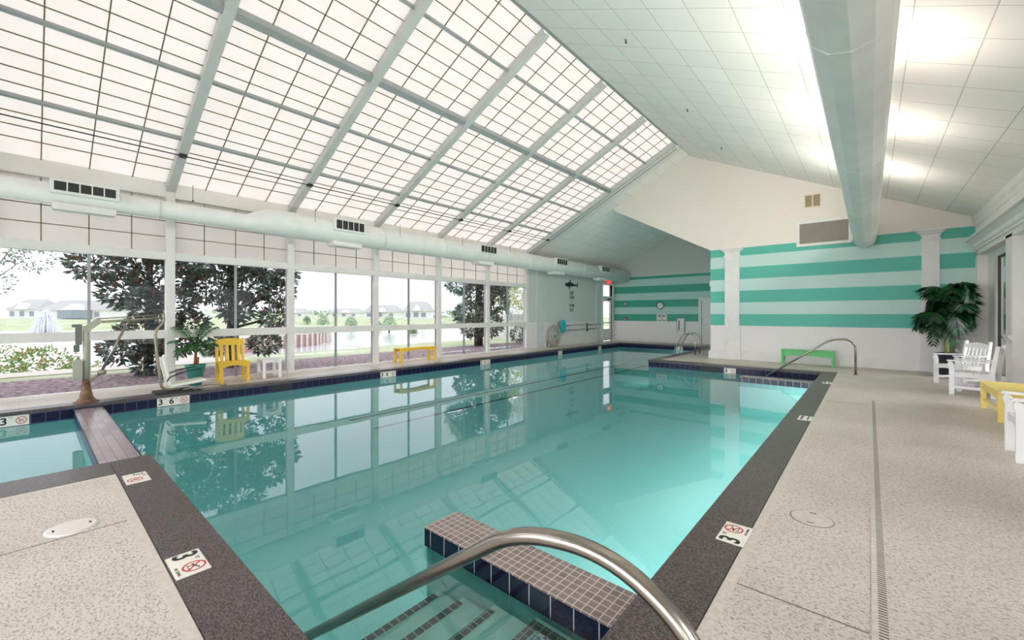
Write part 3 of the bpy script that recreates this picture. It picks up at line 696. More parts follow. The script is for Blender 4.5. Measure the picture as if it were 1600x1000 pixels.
# wall lettering and shark
t = thing('wall_decal', 'black shark silhouette and KEEP CALM AND SWIM FAST lettering on the grey wall', 'wall decal', (W_IN+.001, 17.45, 0)); t.rotation_euler = (R(90), 0, R(90))
for s, z, sz, sx in (('KEEP', 2.54, .235, .78), ('CALM', 2.33, .235, .72), ('AND', 2.13, .085, .8), ('SWIM', 1.92, .235, .80), ('FAST', 1.69, .235, .84)):
    text(s, sz, INK, t, (0, z, .002), sx=sx*.92, th=.001, off=.005 if sz > .1 else .002)
sh = [(-.62,.02),(-.55,.07),(-.40,.11),(-.22,.13),(-.17,.20),(-.10,.27),(-.07,.26),(-.08,.13),(.10,.10),(.28,.06),(.36,.09),(.36,.05),(.44,.04),(.52,.10),(.62,.19),(.64,.18),(.58,.06),(.55,.0),(.57,-.12),(.55,-.13),(.47,-.02),(.36,-.01),(.28,-.06),(.24,-.02),(.08,-.05),(.02,-.09),(-.02,-.05),(-.14,-.07),(-.17,-.16),(-.20,-.23),(-.23,-.22),(-.26,-.09),(-.38,-.08),(-.44,-.10),(-.52,-.04)]
b = MB(); b.poly([(x, z+2.93, .0) for x, z in sh], (0, 0, .004)); b.build('shark_silhouette', INK, t)
# exit sign
t = thing('exit_sign', 'red EXIT sign above the glazed door under the duct', 'sign', (W_IN+.10, 21.2, 3.33))
MB().box(-.03, .03, -.17, .17, -.10, .10, .008).build('sign_box', emit('exit_red', (.9,.05,.05,1), .7), t)
text('EXIT', .14, WHITE, t, (.031, 0, 0), (R(90), 0, R(90)))
MB().box(-.10, -.03, -.02, .02, .0, .04).build('bracket', WHITE, t)
# clock
t = thing('wall_clock', 'round black rimmed wall clock on the striped back wall', 'clock', (-8.47, 22.0, 1.96))
n = MB(); n.lathe([(.19,0),(.20,.02),(.20,.04),(.165,.045),(.165,.035)], 32); o = n.build('rim', DARK, t); o.rotation_euler = (R(90),0,0)
n = MB(); n.lathe([(.165,.03),(.165,.036)], 32); o = n.build('face', WHITE, t); o.rotation_euler = (R(90),0,0)
n = MB(); n.beam((0,0,.04),(.02,.12,.04), .012, .003); n.beam((0,0,.042),(-.01,-.09,.042), .016, .003)
for k in range(12): a = k*PI/6; n.beam((.13*math.cos(a), .13*math.sin(a), .038), (.15*math.cos(a), .15*math.sin(a), .038), .012, .002)
o = n.build('hands', INK, t); o.rotation_euler = (R(90),0,0)
# sign
t = thing('wall_sign', 'white notice with lines of black print below the clock', 'sign', (-8.4, 22.0, 1.31))
MB().box(-.27, .27, -.015, 0, -.2, .2).build('sign_board', CER, t)
b = MB()
for z, w_ in ((.13,.2),(.07,.2),(.0,.06),(-.06,.06),(-.13,.21)): b.box(-w_, -.02, -.017, -.015, z-.02, z+.02); b.box(.02, w_, -.017, -.015, z-.02, z+.02)
b.build('print_line', mat('grey_print', sr(110,108,112), .6), t)
# wall cabinet / extinguisher box
t = thing('extinguisher_cabinet', 'white wall cabinet with a narrow dark window on the back wall', 'cabinet', (-7.38, 22.0, .92))
MB().box(-.18, .18, -.10, 0, -.36, .36, .01).build('cabinet_body', WHITE, t); MB().box(-.15, .15, -.115, -.10, -.33, .33, .004).build('door', WHITE, t)
MB().box(-.10, -.055, -.12, -.115, -.27, .24).build('slot_window', DARK, t); MB().box(-.2, -.18, -.105, 0, -.37, .37).box(.18, .2, -.105, 0, -.37, .37).build('cabinet_edge', PURL, t)
for z, lab in ((2.06, 'red and white fire alarm on the striped back wall, upper one'), (1.26, 'small red fire pull station on the back wall, below the alarm')):
    t = thing('fire_alarm', lab, 'alarm', (-10.46, 22.0, z))
    MB().box(-.055, .055, -.05, 0, -.08, .08, .006).build('body', REDM, t); MB().box(-.03, .05, -.055, -.05, -.02 if z > 2 else -.05, .06 if z > 2 else -.02).build('lens', CER, t)
t = thing('wall_switch', 'small white box on the edge of the striped pier', 'switch', (-4.15, 15.42, 2.55)); MB().box(-.06, 0, -.06, .06, -.08, .08, .006).build('body', WHITE, t); MB().box(-.066, -.06, -.03, .03, -.03, .03).build('face', PURL, t)
# hose on its hook, pool skimmer net and poles
t = thing('hose_coil', 'grey vacuum hose coiled on a hook on the grey wall', 'hose', (W_IN, 15.8, 0))
for k, (r, dx, dy, dz) in enumerate(((.44,.10,0,.44+.06),(.41,.16,.04,.47),(.38,.22,-.05,.46),(.34,.13,.05,.55),(.30,.19,0,.62))):
    pts = [(dx+.02*math.sin(3*a), dy+r*1.15*math.cos(a), dz+r*math.sin(a)) for a in [2*PI*j/36 for j in range(37)]]
    MB().tube(pts, .026, 8, cap=False).build('hose_loop', HOSE, t)
MB().box(0, .3, -.03, .03, .98, 1.02).build('hook', PURL, t); MB().tube([(.05,-.45,.35),(.05,-.47,.0),(.2,-.3,.03)], .02, 8).build('hose_end', DARK, t); MB().box(.14,.2,-.05,.03,.42,.56).build('blue_clip', BLUEP, t)
t = thing('pool_net', 'bright cyan leaf net on a long pole held against the wall', 'pool net', (W_IN+.13, 0, 0))
b = MB(); prof = []
b.tube([(.12, 16.33+.20*math.cos(a), .93+.29*math.sin(a)) for a in [2*PI*j/24 for j in range(25)]], .035, 8, cap=False); b.build('net_frame', BLUEP, t)
b = MB(); b.poly([(.10, 16.33+.20*math.cos(a), .93+.29*math.sin(a)) for a in [2*PI*j/24 for j in range(24)]], (.05, 0, 0)); b.build('net', BLUEP, t)
MB().tube([(.12, 16.5, .96), (.12, 19.9, .98)], .017, 8).build('pole', mat('dull_aluminium', sr(140,140,142), .4, .6), t)
t = thing('pool_pole', 'plain telescopic pole below the net pole', 'pole', (W_IN, 0, 0)); MB().tube([(.12, 16.5, .72), (.12, 19.8, .74)], .017, 8).build('pole', MATS['dull_aluminium'], t)
MB().tube([(.12, 16.45, .72), (.12, 16.6, .72)], .024, 8).build('grip', DARK, t)
for y, lab in ((18.9, 'dark wall hook carrying the poles, nearer the door'), (16.75, 'dark wall hook carrying the poles, nearer the hose')):
    t = thing('pole_hook', lab, 'hook', (W_IN, y, 0)); MB().box(0, .04, -.02, .02, .6, 1.06).build('plate', DARK, t); MB().box(.04, .16, -.02, .02, .68, .70).box(.04, .29, -.02, .02, .92, .94).build('peg', DARK, t)

# ------------------------------------------------------------------ rails and ladder
def rail(label, pts, rad=.024, base=None, flip=1):
    t = thing('handrail', label, 'handrail', base)
    B = Vector(base)
    MB().tube([Vector(p)-B for p in bezpath(pts, .16, 8)], rad, 20).build('rail_tube', STEEL, t)
    MB().lathe([(.055,0),(.055,.006),(.03,.02)], 24).build('base_flange', STEEL, t)
    return t
rail('large polished steel handrail in the near corner over the pool steps', [(-2.5,.97,-.385), (-.80,.965,.85), (-.50,1.0,.87), (-.262,1.0,.72), (-.262,1.0,0)], .0245, (-.262,1.0,0))
rail('polished steel handrail over the far pool steps', [(-2.35,12.95,-.35), (-.74,13.2,.86), (-.40,13.25,.88), (-.258,13.3,.74), (-.258,13.3,0)], .024, (-.258,13.3,0))
t = thing('pool_ladder', 'chrome ladder with two arched grab rails at the lap arm', 'ladder', (AX+.2, 16.3, 0))
for y in (-.28, .28):
    MB().tube(bezpath([(-.33,y,-.7), (-.33,y,.10), (-.16,y,.50), (-.02,y,.74), (.32,y,.80), (.42,y,.5), (.42,y,0)], .16, 6), .024, 12).build('grab_rail', STEEL, t)
for z in (-.3, -.55): MB().box(-.4, -.3, -.28, .28, z-.01, z+.01).build('tread', STEEL, t)

# ------------------------------------------------------------------ pool lift
t = thing('pool_lift', 'weathered metal pool access lift with white plastic seat beside window', 'pool lift', (-10.15, .62, 0))
b = MB(); b.lathe([(.16,0),(.16,.015),(.13,.02),(.085,.09),(.06,.22),(.045,.40)], 20); b.build('base_cone', RUST, t)
b = MB(); b.tube([(0,0,.36),(0,0,1.30)], .042, 14); b.build('mast', LIFTB, t)
MB().box(-.05,.06,-.16,-.045,.38,.72,.01).build('battery_box', LIFTB, t)
MB().box(-.03,.04,-.13,-.05,.98,1.32,.008).box(-.02,.03,-.17,-.05,1.28,1.33,.004).build('control_box', mat('lift_grey', sr(108,108,98), .5), t)
MB().box(-.03,.03,-.15,-.08,.86,.98,.008).build('hand_control', mat('lift_grey2', sr(96,98,90), .5), t)
MB().beam((0,-.03,1.22),(0,.17,1.40), .07, .10).build('mast_head', LIFTB, t)
MB().tube([(0,.10,1.36),(0,1.02,1.43)], .022, 10).build('lower_arm', LIFTM, t); MB().tube([(0,.13,1.42),(0,1.02,1.49)], .010, 8).build('upper_arm', LIFTM, t)
MB().tube([(.02,.17,.47),(.02,.50,1.30)], .020, 10).tube([(.02,.48,1.26),(.02,.56,1.42)], .011, 8).build('actuator_rod', STEEL, t)
b = MB(); b.lathe([(.0,0),(.05,.015),(.06,.05),(.05,.09),(0,.10)], 16, (.02,.19,.44)); b.tube([(.02,.0,.36),(.02,.06,.37),(.02,.17,.47)], .022, 8); b.build('motor', LIFTM, t)
b = MB(); b.tube(bezpath([(0,1.02,1.52),(0,1.04,1.36),(0,.90,1.18),(0,.93,.7),(0,1.0,.10),(0,1.10,.05),(0,1.30,.05)], .09, 6), .024, 12); b.build('seat_hanger', LIFTM, t)
sb = Vector((0,1.14,.12))
b = MB(); b.beam((0,1.10,.15),(0,1.0,.68), .40, .05, (0,1,.2)); s = b.build('backrest', SEATM, t)
mo = s.modifiers.new('bevel', 'BEVEL'); mo.width = .02; mo.segments = 3
b = MB(); b.beam((0,1.10,.14),(0,1.66,.20), .42, .055, (0,0,1)); s = b.build('seat', SEATM, t)
mo = s.modifiers.new('bevel', 'BEVEL'); mo.width = .022; mo.segments = 3
MB().box(-.20,.20,.88,1.45,.0,.045,.01).build('foot_plate', DARK, t)
for x in (-.24, .22):
    MB().tube(bezpath([(x,1.04,.24),(x,1.08,.32),(x,1.30,.40),(x,1.56,.44)], .05, 4), .012, 8).build('armrest', DARK, t)
MB().tube([(.12,1.3,.05),(.14,1.7,.09),(.15,1.98,.06)], .011, 8).tube([(.15,1.9,.06),(.15,2.0,.06)], .022, 8).build('foot_bar', LIFTM, t)

# ------------------------------------------------------------------ palms
def frond(b, root, az, length, rise, droop, nleaf, leaflen, w=.02):
    """arching stem with paired leaflets"""
    pts = []
    N = 10
    for k in range(N+1):
        s = k/N; r = length*s*(1-.18*s*s); z = rise*s*(1.6-.6*s)-droop*s**2.4
        pts.append(Vector(root)+Vector((r*math.cos(az), r*math.sin(az), z)))
    b.tube(pts, [.010*(1-.8*k/N)+.002 for k in range(N+1)], 5)
    for k in range(nleaf):
        s = .22+.78*k/nleaf; i = min(int(s*N), N-1); f = s*N-i
        p = pts[i].lerp(pts[i+1], f); tdir = (pts[i+1]-pts[i]).normalized(); side = tdir.cross(Vector((0,0,1))).normalized()
        ln = leaflen*math.sin(PI*(.12+.8*s))*random.uniform(.85,1.1)
        for sg in (-1, 1):
            dirv = (side*sg+tdir*.75+Vector((0,0,-.25+random.uniform(-.1,.15)))).normalized()
            nrm = dirv.cross(tdir).normalized(); wv = dirv.cross(nrm).normalized()*w*.5
            m_ = p+dirv*ln*.45; e = p+dirv*ln+Vector((0,0,-ln*.25))
            b.face([p-wv*.4, m_-wv, e, m_+wv, p+wv*.4])
LEAFG = leafmat('palm_green', [sr(34,84,48), sr(52,110,56), sr(24,66,44), sr(78,140,60)], .45, .3)
LEAFD = leafmat('dark_palm_green', [sr(8,46,26), sr(14,62,32), sr(6,36,22), sr(30,96,40)], .4, .3)
t = thing('potted_palm', 'small artificial palm in a tapered teal pot by window post', 'plant', (-10.78, 2.27, 0))
MB().lathe([(.105,0),(.17,.40),(.185,.41),(.185,.44),(.165,.44),(.16,.41)], 28).build('pot', TEALP, t)
MB().lathe([(.155,.39),(.155,.405)], 20).build('soil', SOIL, t)
b = MB(); b.tube([(0,0,.38),(.01,0,.6),(0,.01,.78)], [.035,.028,.02], 8); b.tube([(.03,.03,.38),(.05,.04,.6)], [.02,.014], 8); b.build('trunk', mat('palm_stem', sr(150,100,48), .8), t)
for k in range(15):
    b = MB(); az = k*2.399+.3; frond(b, (0,0,.66+.012*k), az, random.uniform(.42,.60), random.uniform(.22,.42) if k < 10 else .55, random.uniform(.10,.40) if k < 10 else .12, 17, .19, .018)
    b.build('frond', LEAFG, t)
t = thing('potted_palm', 'tall dark green palm in a dark pot in the right corner', 'plant', (1.46, 14.25, 0))
MB().lathe([(.15,0),(.20,.08),(.25,.52),(.27,.56),(.24,.58),(.22,.54)], 28).build('pot', DPOT, t)
MB().lathe([(.22,.50),(.22,.53)], 20).build('soil', SOIL, t)
for (x, y, h) in ((0,0,1.98), (-.07,-.05,1.3), (.04,.05,1.65)):
    MB().tube([(x,y,.5),(x*1.6+.02,y*1.5,h*.6),(x*2,y*2,h)], [.028,.024,.018], 8).build('trunk', mat('palm_trunk_green', sr(120,140,60), .7), t)
for k in range(44):
    b = MB(); x, y, h = ((0,0,1.98), (-.07,-.05,1.3), (.04,.05,1.65))[k%3]
    az = k*2.399+.9
    # keep clear of the walls
    cx, sy = math.cos(az), math.sin(az)
    L = random.uniform(.46,.70)
    if cx > .2: L = min(L, .34/cx)
    if sy > .2: L = min(L, .7/sy)
    up = random.uniform(.35,.8); frond(b, (x*2,y*2,h-.25+.006*k), az, L, up, up*random.uniform(.5,1.7), 26, .36, .036)
    b.build('frond', LEAFD, t)

# ------------------------------------------------------------------ furniture
def chair_white(label, loc, rz, group=None):
    """poly garden chair, front towards +x, origin under seat centre; depth .5 width .58"""
    t = thing('garden_chair', label, 'chair', loc, rz, group)
    for s in (-1, 1):
        y = s*.27
        b = MB(); b.poly([(.20, y-.02, 0), (.27, y-.02, 0), (.27, y-.02, .50), (.29, y-.02, .58), (.27, y-.02, .62), (.22, y-.02, .60), (.20, y-.02, .5)], (0, .04, 0)); b.build('leg', WPOLY, t)
        b = MB(); b.poly([(-.32, y-.02, 0), (-.25, y-.02, 0), (-.23, y-.02, .42), (-.31, y-.02, .93), (-.36, y-.02, .93), (-.30, y-.02, .42)], (0, .04, 0)); b.build('leg', WPOLY, t)
        MB().box(-.30, .30, y-.045, y+.045, .62, .645, .006).build('armrest', WPOLY, t)
        MB().box(-.26, .22, y-.012, y+.012, .12, .17).build('stretcher', WPOLY, t)
    b = MB()
    for k in range(5): b.box(-.23+.098*k, -.14+.098*k, -.26, .26, .40, .425, .004)
    b.build('seat', WPOLY, t)
    b = MB(); p = [(.235, -.25, .40), (.235, -.25, .32)]
    p += [(.235, -.25+.5*k/10, .32+.035*math.sin(PI*k/10)) for k in range(1, 10)]+[(.235, .25, .32), (.235, .25, .40)]
    b.poly(p, (.02, 0, 0)); b.box(-.27, .24, -.25, -.23, .33, .40); b.box(-.27, .24, .23, .25, .33, .40); b.box(-.02, .0, -.25, .25, .12, .16); b.build('apron', WPOLY, t)
    b = MB(); n = 8
    top = [(-.335, -.25+.5*k/n, .86+.045*math.sin(PI*k/n)) for k in range(n+1)]
    b.poly(top+[(-.325, .25, .79), (-.325, -.25, .79)], (.022, 0, 0)); b.build('top_rail', WPOLY, t)
    for k in range(5):
        y = -.18+.09*k; MB().beam((-.235, y, .41), (-.318, y, .82), .05, .018, (1,0,0)).build('back_slat', WPOLY, t)
    return t
def heading(dx, dy): return math.atan2(dy, dx)
cw1 = chair_white('white slatted garden chair by the dark potted palm', (1.45, 12.87, 0), heading(-.86,-.5))
dup(cw1, (1.475, 11.47, 0), heading(-.96,.29), 'white slatted garden chair between the first chair and yellow table')
dup(cw1, (1.40, 6.78, 0), heading(-1,.03), 'white garden chair cut off by the right photo edge, before yellow table')

t = thing('low_table', 'pale yellow slatted low table between the white chairs', 'table', (1.65, 9.35, 0))
b = MB()
for k in range(12): y = -.66+.11*k; b.box(-.31, .31, y+.004, y+.106, .405, .43, .004)
b.build('tabletop', YELB, t)
b = MB(); b.box(-.29,-.265,-.6,.6,.31,.40); b.box(.265,.29,-.6,.6,.31,.40); b.box(-.265,.265,-.60,-.575,.31,.40); b.box(-.265,.265,.575,.60,.31,.40); b.build('apron', YELB, t)
for sx in (-1,1):
    for sy in (-1,1): MB().box(sx*.27-.03, sx*.27+.03, sy*.58-.03, sy*.58+.03, 0, .405, .004).build('leg', YELB, t)
    MB().box(sx*.27-.012, sx*.27+.012, -.55, .55, .12, .17).build('stretcher', YELB, t)

t = thing('side_chair', 'yellow armless slat back chair by the windows', 'chair', (-11.03+.22, 3.06, 0), heading(1,-.06))
t.location = (-10.80, 2.95, 0)
for s in (-1, 1):
    y = s*.25
    MB().box(.17,.23,y-.03,y+.03,0,.42,.003).build('leg', YEL, t)
    MB().poly([(-.24,y-.025,0),(-.18,y-.025,0),(-.18,y-.025,.42),(-.25,y-.025,.94),(-.29,y-.025,.94),(-.24,y-.025,.42)], (0,.05,0)).build('leg', YEL, t)
    MB().box(-.19,.18,y-.012,y+.012,.12,.16).build('stretcher', YEL, t)
b = MB()
for k in range(5): b.box(-.20+.09*k, -.118+.09*k, -.29, .29, .42, .445, .003)
b.build('seat', YEL, t)
p = [(.20,-.24,.42),(.20,-.24,.33)]+[(.20,-.24+.48*k/10,.33+.045*math.sin(PI*k/10)) for k in range(1,10)]+[(.20,.24,.33),(.20,.24,.42)]
b = MB(); b.poly(p, (.022,0,0)); b.build('apron', YEL, t)
b = MB(); p = [(-.275,-.27+.54*k/8,.92+.035*math.sin(PI*k/8)) for k in range(9)]+[(-.265,.27,.80),(-.265,-.27,.80)]; b.poly(p, (.024,0,0)); b.build('top_rail', YEL, t)
for k in range(4):
    y = -.165+.11*k; MB().beam((-.195,y,.44),(-.258,y,.82), .06, .018, (1,0,0)).build('back_slat', YEL, t)

def bench(name, label, cat, loc, L, D, H, m, rz=0, slat=4, ap=.11):
    t = thing(name, label, cat, loc, rz)
    b = MB()
    for k in range(slat): w_ = D/slat; b.box(-D/2+w_*k+.004, -D/2+w_*(k+1)-.004, -L/2, L/2, H-.025, H, .003)
    b.build('seat', m, t)
    b = MB()
    for s in (-1, 1):
        x = s*(D/2-.035); y0 = L/2-.05
        p = [(x, -y0, H-.025), (x, -y0, H-ap)]+[(x, -y0+2*y0*k/10, H-ap+.04*math.sin(PI*k/10)) for k in range(1,10)]+[(x, y0, H-ap), (x, y0, H-.025)]
        b.poly(p, (-s*.02, 0, 0))
    b.build('apron', m, t)
    for sx in (-1,1):
        for sy in (-1,1): MB().box(sx*(D/2-.03)-.03, sx*(D/2-.03)+.03, sy*(L/2-.04)-.03, sy*(L/2-.04)+.03, 0, H-.025, .003).build('leg', m, t)
    for sy in (-1, 1): MB().box(-D/2+.05, D/2-.05, sy*(L/2-.04)-.012, sy*(L/2-.04)+.012, .12, .16).build('stretcher', m, t)
    return t
bench('bench', 'long yellow backless bench beneath the windows', 'bench', (-10.86, 7.93, 0), 1.35, .38, .46, YEL)
bench('bench', 'green backless bench against the striped wall', 'bench', (-1.38, 14.86, 0), 1.28, .36, .45, GRN, R(90), 4, .20)
t = bench('side_table', 'small white side table beside the yellow chair', 'table', (-10.86, 3.72, 0), .42, .40, .44, WPOLY)
MB().box(-.17,.17,-.2,.2,.12,.14).build('shelf', WPOLY, t)

# ------------------------------------------------------------------ outdoors
def pond_d(x, y):
    """signed distance-ish: negative inside the pond"""
    near = (x+23.5+.12*(y-5))          # shore about x=-23.5
    far = -(x*.80-y*.60+112) ; far = -(( -x*.83+y*.56)-104)
    return max(near, -far) if False else max(near, (-x*.83+y*.56)-96)
def ground_z(x, y):
    dd = pond_d(x, y)
    near = x > -40
    if dd <= 0: z = -1.9
    else:
        k = min(dd/(5.5 if near else 14), 1); k = k*k*(3-2*k); z = -1.9+k*(1.78 if near else 1.9)
    return z
b = MB(); nx, ny = 90, 70; grid = []
for i in range(nx+1):
    x = -11.3-(i/nx)**2.2*220; row = []
    for j in range(ny+1):
        v = j/ny*2-1; y = 12+(abs(v)**1.9*(1 if v > 0 else -1))*170
        row.append(b.b.verts.new((x, y, ground_z(x, y))))
    grid.append(row)
for i in range(nx):
    for j in range(ny): f = b.b.faces.new((grid[i][j], grid[i+1][j], grid[i+1][j+1], grid[i][j+1])); f.smooth = True
def groundmat():
    m = bpy.data.materials.new('ground'); m.use_nodes = True; nt = m.node_tree; n = nt.nodes; l = nt.links; p = n['Principled BSDF']; p.inputs['Roughness'].default_value = .95; p.inputs['Specular IOR Level'].default_value = .1
    tc = n.new('ShaderNodeTexCoord'); sp = n.new('ShaderNodeSeparateXYZ'); l.new(tc.outputs['Object'], sp.inputs[0])
    t = n.new('ShaderNodeTexNoise'); t.inputs['Scale'].default_value = 9; t.inputs['Detail'].default_value = 6; l.new(tc.outputs['Object'], t.inputs['Vector'])
    t3 = n.new('ShaderNodeTexNoise'); t3.inputs['Scale'].default_value = .5; t3.inputs['Detail'].default_value = 3; l.new(tc.outputs['Object'], t3.inputs['Vector'])
    r = n.new('ShaderNodeValToRGB'); r.color_ramp.elements[0].position = .38; r.color_ramp.elements[1].position = .62; r.color_ramp.elements[0].color = sr(112,90,92); r.color_ramp.elements[1].color = sr(190,174,176); l.new(t.outputs['Fac'], r.inputs['Fac'])
    r2 = n.new('ShaderNodeValToRGB'); r2.color_ramp.elements[0].position = .35; r2.color_ramp.elements[1].position = .65; r2.color_ramp.elements[0].color = sr(180,190,150); r2.color_ramp.elements[1].color = sr(204,212,180); l.new(t3.outputs['Fac'], r2.inputs['Fac'])
    a = n.new('ShaderNodeMath'); a.operation = 'MULTIPLY_ADD'; l.new(t.outputs['Fac'], a.inputs[0]); a.inputs[1].default_value = 1.6; l.new(sp.outputs[0], a.inputs[2])
    g = n.new('ShaderNodeMath'); g.operation = 'LESS_THAN'; g.inputs[1].default_value = -14.9; l.new(a.outputs[0], g.inputs[0])
    mx = n.new('ShaderNodeMix'); mx.data_type = 'RGBA'; l.new(g.outputs[0], mx.inputs[0]); l.new(r.outputs[0], mx.inputs[6]); l.new(r2.outputs[0], mx.inputs[7]); l.new(mx.outputs[2], p.inputs['Base Color'])
    return m
o = b.build('ground', groundmat()); o['kind'] = 'structure'; o['label'] = 'mulch bed and grass sloping to the pond'
b = MB(); b.face([(-20, -120, -1.62), (-20, 160, -1.62), (-170, 160, -1.62), (-170, -120, -1.62)])
w = b.build('pond', mat('pond_water', sr(236,240,242), .12, 0, 1.0)); tag(w, 'pale pond beyond the windows', 'pond', kind='stuff')  # sky reflection put into the near-white base colour
# sidewalk
b = MB(); b.box(-17.6, -16.4, -12, 4.4, -.16, -.09); b.box(-22.5, -17.6, 2.6, 4.4, -.4, -.1); b.box(-16.4,-11.3,-12,-10,-.16,-.1); struct('sidewalk', b, mat('pale_concrete', sr(226,218,208), .8))
# bulkhead
t = thing('retaining_wall', 'wooden bulkhead with pale posts along the pond inlet', 'retaining wall', (0,0,-1.9))
def at(u, dist):      # direction helper for placing distant things: u in reference pixels, dist along the view axis
    X = (u-800)/648*dist; return (X*.7575-dist*.6528, X*.6532+dist*.7572)
P = [at(330, 30), at(400, 35), at(440, 37.5), at(470, 39.5), at(495, 42), at(510, 45), at(517, 48)]
fill = mat('reddish_boards', sr(176,140,138), .85); pst = mat('pale_timber', sr(214,206,198), .8)
for (p, q) in zip(P, P[1:]):
    MB().beam((*p, .85), (*q, .85), .10, 1.3).build('board_panel', fill, t)
    MB().beam((*p, 1.5), (*q, 1.5), .3, .10).build('cap_rail', pst, t)
    nn = 3
    for k in range(nn):
        x = p[0]+(q[0]-p[0])*k/nn; y = p[1]+(q[1]-p[1])*k/nn; MB().box(x-.1+.12, x+.1+.12, y-.1, y+.1, .1, 1.5).build('post', pst, t)
b = MB(); cpt = [(*p, 0) for p in P]; back = [at(300, 60), at(520, 75)]
b.poly([(p[0], p[1], -.5) for p in P]+[(back[1][0], back[1][1], -.5), (back[0][0], back[0][1], -.5)], (0,0,.06)); struct('lawn_terrace', b, mat('lawn', sr(196,206,170), .95))
# rail along the shore
t = thing('shore_railing', 'thin pale metal railing along the pond shore', 'railing', (0,0,0))
rp = [(*at(505, 30), -.62), (*at(560, 27), -.62), (*at(600, 26), -.7), (*at(690, 25), -.62)]
for (p, q) in zip(rp, rp[1:]):
    MB().tube([p, q], .03, 6).build('top_rail', pst, t)
for p in rp: MB().box(p[0]-.03, p[0]+.03, p[1]-.03, p[1]+.03, -1.7, p[2]).build('post', pst, t)

# foliage
def leafball(b, c, rad, n, ln, wd, up=.2):
    """leaves spread over an ellipsoid shell volume"""
    for _ in range(n):
        v = Vector((random.gauss(0,1), random.gauss(0,1), random.gauss(0,1))).normalized()
        r = random.uniform(.35, 1)**.5
        p = Vector(c)+Vector((v.x*rad[0], v.y*rad[1], v.z*rad[2]))*r
        d = (v+Vector((random.gauss(0,.6), random.gauss(0,.6), random.gauss(0,.6)+up))).normalized(); s = d.orthogonal().normalized()
        s = (Matrix.Rotation(random.uniform(0, 2*PI), 3, d) @ s)
        L = ln*random.uniform(.7,1.2); w_ = wd*random.uniform(.8,1.2)
        b.face([p, p+d*L*.4-s*w_/2, p+d*L, p+d*L*.4+s*w_/2])
def tree(name, label, base, trunk_h, trunk_r, blobs, n, ln, wd, lm, branches=8, cat='tree', group=None):
    t = thing(name, label, cat, base, 0, group)
    if trunk_r:
        b = MB(); b.tube([(0,0,-.15),(.03,.02,trunk_h*.4),(-.02,.03,trunk_h*.75),(0,0,trunk_h)], [trunk_r*1.2, trunk_r, trunk_r*.8, trunk_r*.35], 10); tk = b.build('trunk', BARK, t)
        for k in range(branches):
            bl = blobs[k%len(blobs)]; z0 = trunk_h*random.uniform(.25,.8)
            MB().tube([(0,0,z0), (bl[0]*.5, bl[1]*.5, (z0+bl[2])/2), (bl[0]*.95, bl[1]*.95, bl[2])], [trunk_r*.35, trunk_r*.22, trunk_r*.08], 6).build('branch', BARK, t)
    b = MB()
    vol = sum(x[3]**2 for x in blobs)
    for (x, y, z, r) in blobs: leafball(b, (x,y,z), (r, r, r*.85), int(n*r*r/vol), ln, wd)
    b.build('foliage', lm, t, fix=False); return t
MAG = leafmat('magnolia_leaves', [sr(104,126,108), sr(126,142,128), sr(86,110,96), sr(140,116,100), sr(146,158,150), sr(160,112,92), sr(110,134,112), sr(184,194,188), sr(94,112,98), sr(70,90,78)], .35, .35)
PALE = leafmat('pale_leaves', [sr(140,170,104), sr(166,186,126), sr(116,150,92), sr(190,160,104)], .7, .4)
THIN = leafmat('thin_leaves', [sr(176,188,172), sr(150,162,148), sr(196,206,186)], .6, .4)  # greyed greens, lightened with haze in the colour
def blobs_of(n, rx, ry, z0, z1, r0, r1, taper=.6):
    out = []
    for k in range(n):
        s = (k+.5)/n; z = z0+(z1-z0)*s; a = k*2.399; w_ = (1-abs(2*s-.75)*taper); rr = random.uniform(.35,1)
        out.append((math.cos(a)*rx*w_*rr, math.sin(a)*ry*w_*rr, z, random.uniform(r0, r1)))
    return out
def gz(x, y): return ground_z(x, y)
x, y = -14.6, 2.05
tree('magnolia_tree', 'large dark magnolia with bronze leaves behind the pool lift', (x, y, gz(x,y)), 3.6, .09, [(.1,-1.0,2.9,.55),(0,-.6,3.5,.55),(.1,.1,3.6,.7),(.2,-.5,2.2,.5),(-.2,.3,2.6,.7),(.2,.8,3.2,.6),(0,-.1,1.9,.45),(.3,.5,1.9,.5),(-.1,-.1,1.0,.62),(.3,.5,.9,.5),(.1,-.5,.75,.45),(.2,0,.35,.4),(.1,.9,1.3,.45)], 6500, .185, .075, MAG)
x, y = -14.9, 4.05
tree('magnolia_tree', 'large dark magnolia with thick trunk behind the potted palm', (x, y, gz(x,y)), 3.6, .15, [(.2,-.7,3.3,.6),(0,.2,3.8,.7),(.1,1.0,3.2,.6),(.1,.5,2.6,.65),(0,-.6,2.4,.55),(.1,1.3,2.3,.5),(.2,.1,1.8,.5),(0,1.2,1.5,.45),(.1,.9,.7,.45),(.2,-.3,.7,.4),(.1,1.55,2.9,.35),(0,.3,3.1,.5)], 6500, .185, .075, MAG)
x, y = -15.2, 15.0
tree('magnolia_tree', 'magnolia with rusty leaves beyond the last window bays', (x, y, gz(x,y)), 4.2, .19, [(0,-1.3,3.2,.7),(.2,-.9,1.6,.7),(0,0,4.2,.9),(.1,.9,3.4,.9),(-.1,.2,2.6,.9),(0,1.3,2.3,.7),(.1,-.4,1.0,.7),(.1,.7,1.1,.75),(0,1.7,3.2,.55),(-.2,-.8,3.9,.6)], 8000, .2, .085, MAG)
x, y = -14.9, -1.0
tree('slender_tree', 'sparse pale branches hanging at the left edge of the windows', (x, y, gz(x,y)), 3.9, .05, [(.2,.2,3.7,.6),(.4,.6,3.2,.55),(.2,0,2.8,.5),(.5,1.0,2.9,.4),(.3,.4,2.3,.4),(.2,1.0,3.6,.4)], 2000, .085, .035, THIN)
